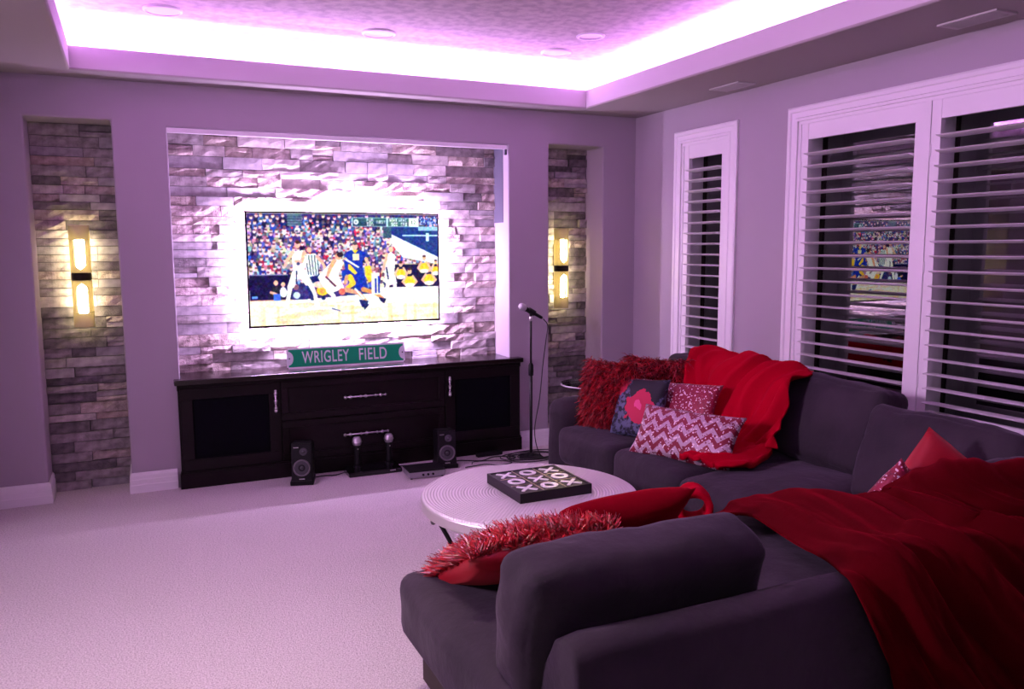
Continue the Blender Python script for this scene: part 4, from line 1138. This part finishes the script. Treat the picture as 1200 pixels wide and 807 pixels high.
# near return
p3 = pillow('shaggy_pillow', .50, .50, .15, M['satin'], frame3((.99, -.03, .05), (.0, -.88, .47), (-2.645, -3.36, .556)), 'red pillow with ribbon-shag face lying on the near sofa seat', group='red ribbon-shag pillows', seed=6)
fringe(p3, .50, .50, .15, 4200, 23, (.03, .06), 1, .30); fringe(p3, .50, .50, .15, 60, 24, (.05, .08), 1, 1.0, m='shagdark', wid=.002)
pillow('plush_pillow', .56, .34, .17, M['red_dim'], frame3((.985, -.08, .07), (-.06, -.66, .70), (-2.18, -3.21, .550)), 'plain crimson plush pillow beyond the near back cushion, by the round table', seed=7)
# corner
pillow('red_corner_pillow', .46, .46, .15, M['satin'], frame3((.671, -.466, -.577), (.543, -.222, .810), (-.945, -3.62, .555)), 'plain bright red pillow standing on its corner against the corner cushion', seed=8)
pillow('sequin_pillow', .40, .26, .11, M['sequin'], frame3((.547, -.365, .754), (-.716, .263, .647), (-1.155, -3.54, .535)), 'bright crimson sequin pillow half hidden under the near throw', seed=9)

# ------------------------------------------------------------------ throws
def sheet(rows, nu, nv, folds, thick, seed=0, wob=.012):
    """bicubic sheet through a control grid given in world coordinates, with folds running along the rows direction"""
    G_ = [[Vector(p) for p in r] for r in rows]
    nr, nc = len(G_), len(G_[0])
    def cr(a, b, c, d, t): return .5 * ((2 * b) + (c - a) * t + (2 * a - 5 * b + 4 * c - d) * t * t + (3 * b - a - 3 * c + d) * t ** 3)
    def samp(line, s):
        n = len(line) - 1; k = min(int(s * n), n - 1); t = s * n - k
        a = line[k - 1] if k > 0 else line[0] * 2 - line[1]; d = line[k + 2] if k + 2 <= n else line[n] * 2 - line[n - 1]
        return cr(a, line[k], line[k + 1], d, t)
    grid = []
    for i in range(nv + 1):
        s = i / nv; col = [samp([G_[r][c] for r in range(nr)], s) for c in range(nc)]
        grid.append([samp(col, j / nu) for j in range(nu + 1)])
    bm = bmesh.new(); out = []
    for i in range(nv + 1):
        row = []
        for j in range(nu + 1):
            a = grid[min(i + 1, nv)][j] - grid[max(i - 1, 0)][j]; b = grid[i][min(j + 1, nu)] - grid[i][max(j - 1, 0)]
            nrm = a.cross(b)
            if nrm.length > 1e-9: nrm.normalize()
            u, v = j / nu, i / nv
            d = folds(u, v) + noise.noise(Vector((u * 5 + seed, v * 5, seed))) * wob + noise.noise(Vector((u * 14 + seed, v * 11, 3))) * wob * .35
            row.append(bm.verts.new(grid[i][j] + nrm * d))
        out.append(row)
    for i in range(nv):
        for j in range(nu): bm.faces.new((out[i][j], out[i][j + 1], out[i + 1][j + 1], out[i + 1][j]))
    return bm

def ridge(x, sharp=2.0):
    x = x - math.floor(x); return (1 - abs(2 * x - 1)) ** sharp

near_rows = [
 [(-1.691, -3.163, .49), (-1.505, -3.112, .51), (-1.285, -3.159, .53), (-1.22, -3.372, .57), (-1.272, -3.6, .651), (-1.321, -3.78, .775), (-1.111, -3.80, .784), (-.737, -3.8, .70)],
 [(-1.66, -3.341, .54), (-1.537, -3.466, .58), (-1.484, -3.638, .63), (-1.423, -3.75, .665), (-1.402, -3.85, .725), (-1.367, -3.93, .811), (-1.138, -3.97, .83), (-.741, -3.99, .76)],
 [(-1.79, -3.71, .58), (-1.714, -3.85, .63), (-1.65, -3.98, .668), (-1.536, -4.02, .704), (-1.418, -4.04, .735), (-1.256, -4.05, .755), (-1.036, -4.06, .79), (-.687, -4.07, .74)],
 [(-1.97, -4.05, .655), (-1.84, -4.08, .68), (-1.70, -4.10, .69), (-1.52, -4.11, .695), (-1.34, -4.12, .70), (-1.14, -4.12, .705), (-.93, -4.12, .70), (-.62, -4.12, .70)],
 [(-2.035, -4.165, .665), (-1.87, -4.19, .66), (-1.70, -4.195, .665), (-1.52, -4.20, .67), (-1.34, -4.21, .67), (-1.14, -4.21, .67), (-.93, -4.21, .67), (-.60, -4.21, .67)],
 [(-2.00, -4.215, .54), (-1.84, -4.23, .50), (-1.68, -4.235, .50), (-1.50, -4.25, .50), (-1.32, -4.25, .50), (-1.12, -4.25, .50), (-.90, -4.25, .50), (-.58, -4.25, .50)],
 [(-1.905, -4.225, .34), (-1.77, -4.25, .30), (-1.64, -4.25, .28), (-1.47, -4.27, .28), (-1.30, -4.27, .28), (-1.10, -4.27, .28), (-.88, -4.27, .28), (-.56, -4.27, .28)],
 [(-1.77, -4.235, .03), (-1.66, -4.26, .02), (-1.56, -4.26, .02), (-1.42, -4.28, .02), (-1.26, -4.28, .02), (-1.07, -4.28, .02), (-.86, -4.28, .02), (-.55, -4.28, .02)]]
def f_near(u, v):
    w = u * 1.0 + .20 * math.sin(v * 3.0 + .6) + .03 * math.sin(v * 9 + u * 7)
    amp = .030 + .085 * min(1, v * 1.4)
    return amp * (.55 * ridge(w * 4.6 + .25, 1.25) + .30 * ridge(w * 10.3 + .1 + .3 * math.sin(v * 5), 1.1) + .10 * ridge(w * 19 + v * 3, 1.0)) * min(1, (u + .03) * 8)
bm = sheet(near_rows, 150, 150, f_near, 0, seed=2)
th = obj('throw_blanket', bm, M['plush'], None, smooth=True)
tag(th, 'dark crimson plush throw draped over the near sofa back and corner', 'blanket')
md = th.modifiers.new('thickness', 'SOLIDIFY'); md.thickness = .012; md.offset = 0
# rolled-up corner of the near throw
bm = bmesh.new(); pts = []; rings = []
for k in range(10):
    t = k / 9; c = Vector((-1.735 + .07 * t, -3.105 + .11 * t, .510)); ax = Vector((.54, .84, 0)).normalized(); s_ = ax.cross(Vector((0, 0, 1)))
    rings.append([bm.verts.new(c + (s_ * math.cos(a) * .048 + Vector((0, 0, 1)) * math.sin(a) * .052) * (1 + .06 * math.sin(3 * a + k))) for a in [2 * PI * q / 24 for q in range(24)]])
for a, b in zip(rings, rings[1:]):
    for q in range(24): bm.faces.new((a[q], a[(q + 1) % 24], b[(q + 1) % 24], b[q]))
rc_ = obj('rolled_corner', bm, M['red'], th, smooth=True); md = rc_.modifiers.new('thickness', 'SOLIDIFY'); md.thickness = .026; md.offset = -1

far_rows = [
 [(-.32, -1.50, .77), (-.33, -1.75, .76), (-.33, -2.00, .76), (-.33, -2.25, .75), (-.34, -2.52, .74)],
 [(-.47, -1.46, .900), (-.46, -1.72, .905), (-.45, -1.98, .900), (-.45, -2.23, .895), (-.47, -2.49, .870)],
 [(-.62, -1.58, .835), (-.62, -1.84, .84), (-.62, -2.08, .85), (-.61, -2.30, .845), (-.64, -2.53, .845)],
 [(-.72, -1.75, .70), (-.75, -1.97, .67), (-.74, -2.17, .69), (-.72, -2.36, .73), (-.72, -2.56, .74)],
 [(-.84, -1.90, .56), (-.87, -2.10, .53), (-.85, -2.27, .55), (-.80, -2.42, .60), (-.78, -2.58, .63)],
 [(-.98, -2.02, .500), (-1.00, -2.20, .493), (-.94, -2.34, .50), (-.87, -2.47, .52), (-.82, -2.60, .545)]]
def f_far(u, v):
    w = u * .9 + .55 * v + .10 * noise.noise(Vector((u * 3, v * 3, 4)))
    return .006 + .072 * (.55 * ridge(w * 3.6 + .45, 1.3) + .45 * ridge(w * 8.3 + .2 * math.sin(v * 6), 1.1)) * (.35 + .65 * min(1, v * 2.2)) * (1 - .5 * max(0, v - .85) / .15)
bm = sheet(far_rows, 100, 90, f_far, 0, seed=7)
t2 = obj('throw_blanket', bm, M['red'], None, smooth=True); tag(t2, 'bright red throw draped over the far back cushions below the windows', 'blanket')
md = t2.modifiers.new('thickness', 'SOLIDIFY'); md.thickness = .010; md.offset = 0
tail_rows = [
 [(-.88, -2.28, .53), (-.86, -2.42, .54), (-.83, -2.56, .53)],
 [(-1.02, -2.36, .500), (-1.00, -2.48, .53), (-.97, -2.62, .50)],
 [(-1.15, -2.34, .495), (-1.13, -2.50, .525), (-1.10, -2.66, .495)],
 [(-1.24, -2.33, .492), (-1.24, -2.47, .515), (-1.21, -2.60, .492)]]
bm = sheet(tail_rows, 44, 40, lambda u, v: .018 * ridge(u * 3 + v * .8, 1.5), 0, seed=12)
tl = obj('folded_tail', bm, M['red'], t2, smooth=True); md = tl.modifiers.new('thickness', 'SOLIDIFY'); md.thickness = .03; md.offset = 0

# ------------------------------------------------------------------ glass side table in the right niche
st_ = empty('side_table', (-.60, -.28, 0), label='small round glass side table behind the far sofa arm', cat='table')
bm = bmesh.new(); lathe(bm, [(0, .52), (.20, .52), (.203, .526), (.20, .532), (0, .532)], 40); obj('glass_top', bm, M['clear'], st_, smooth=False)
bm = bmesh.new(); lathe(bm, [(.195, .510), (.206, .512), (.206, .522), (.195, .520)], 40); obj('rim', bm, M['nickel'], st_, smooth=True)
bm = bmesh.new(); tube(bm, [(0, 0, .02), (0, 0, .52)], .014, 10); obj('stem', bm, M['iron'], st_, smooth=True)
bm = bmesh.new(); lathe(bm, [(0, 0), (.13, 0), (.13, .012), (.02, .025), (0, .025)], 28); obj('base', bm, M['iron'], st_)

bpy.context.view_layer.update()
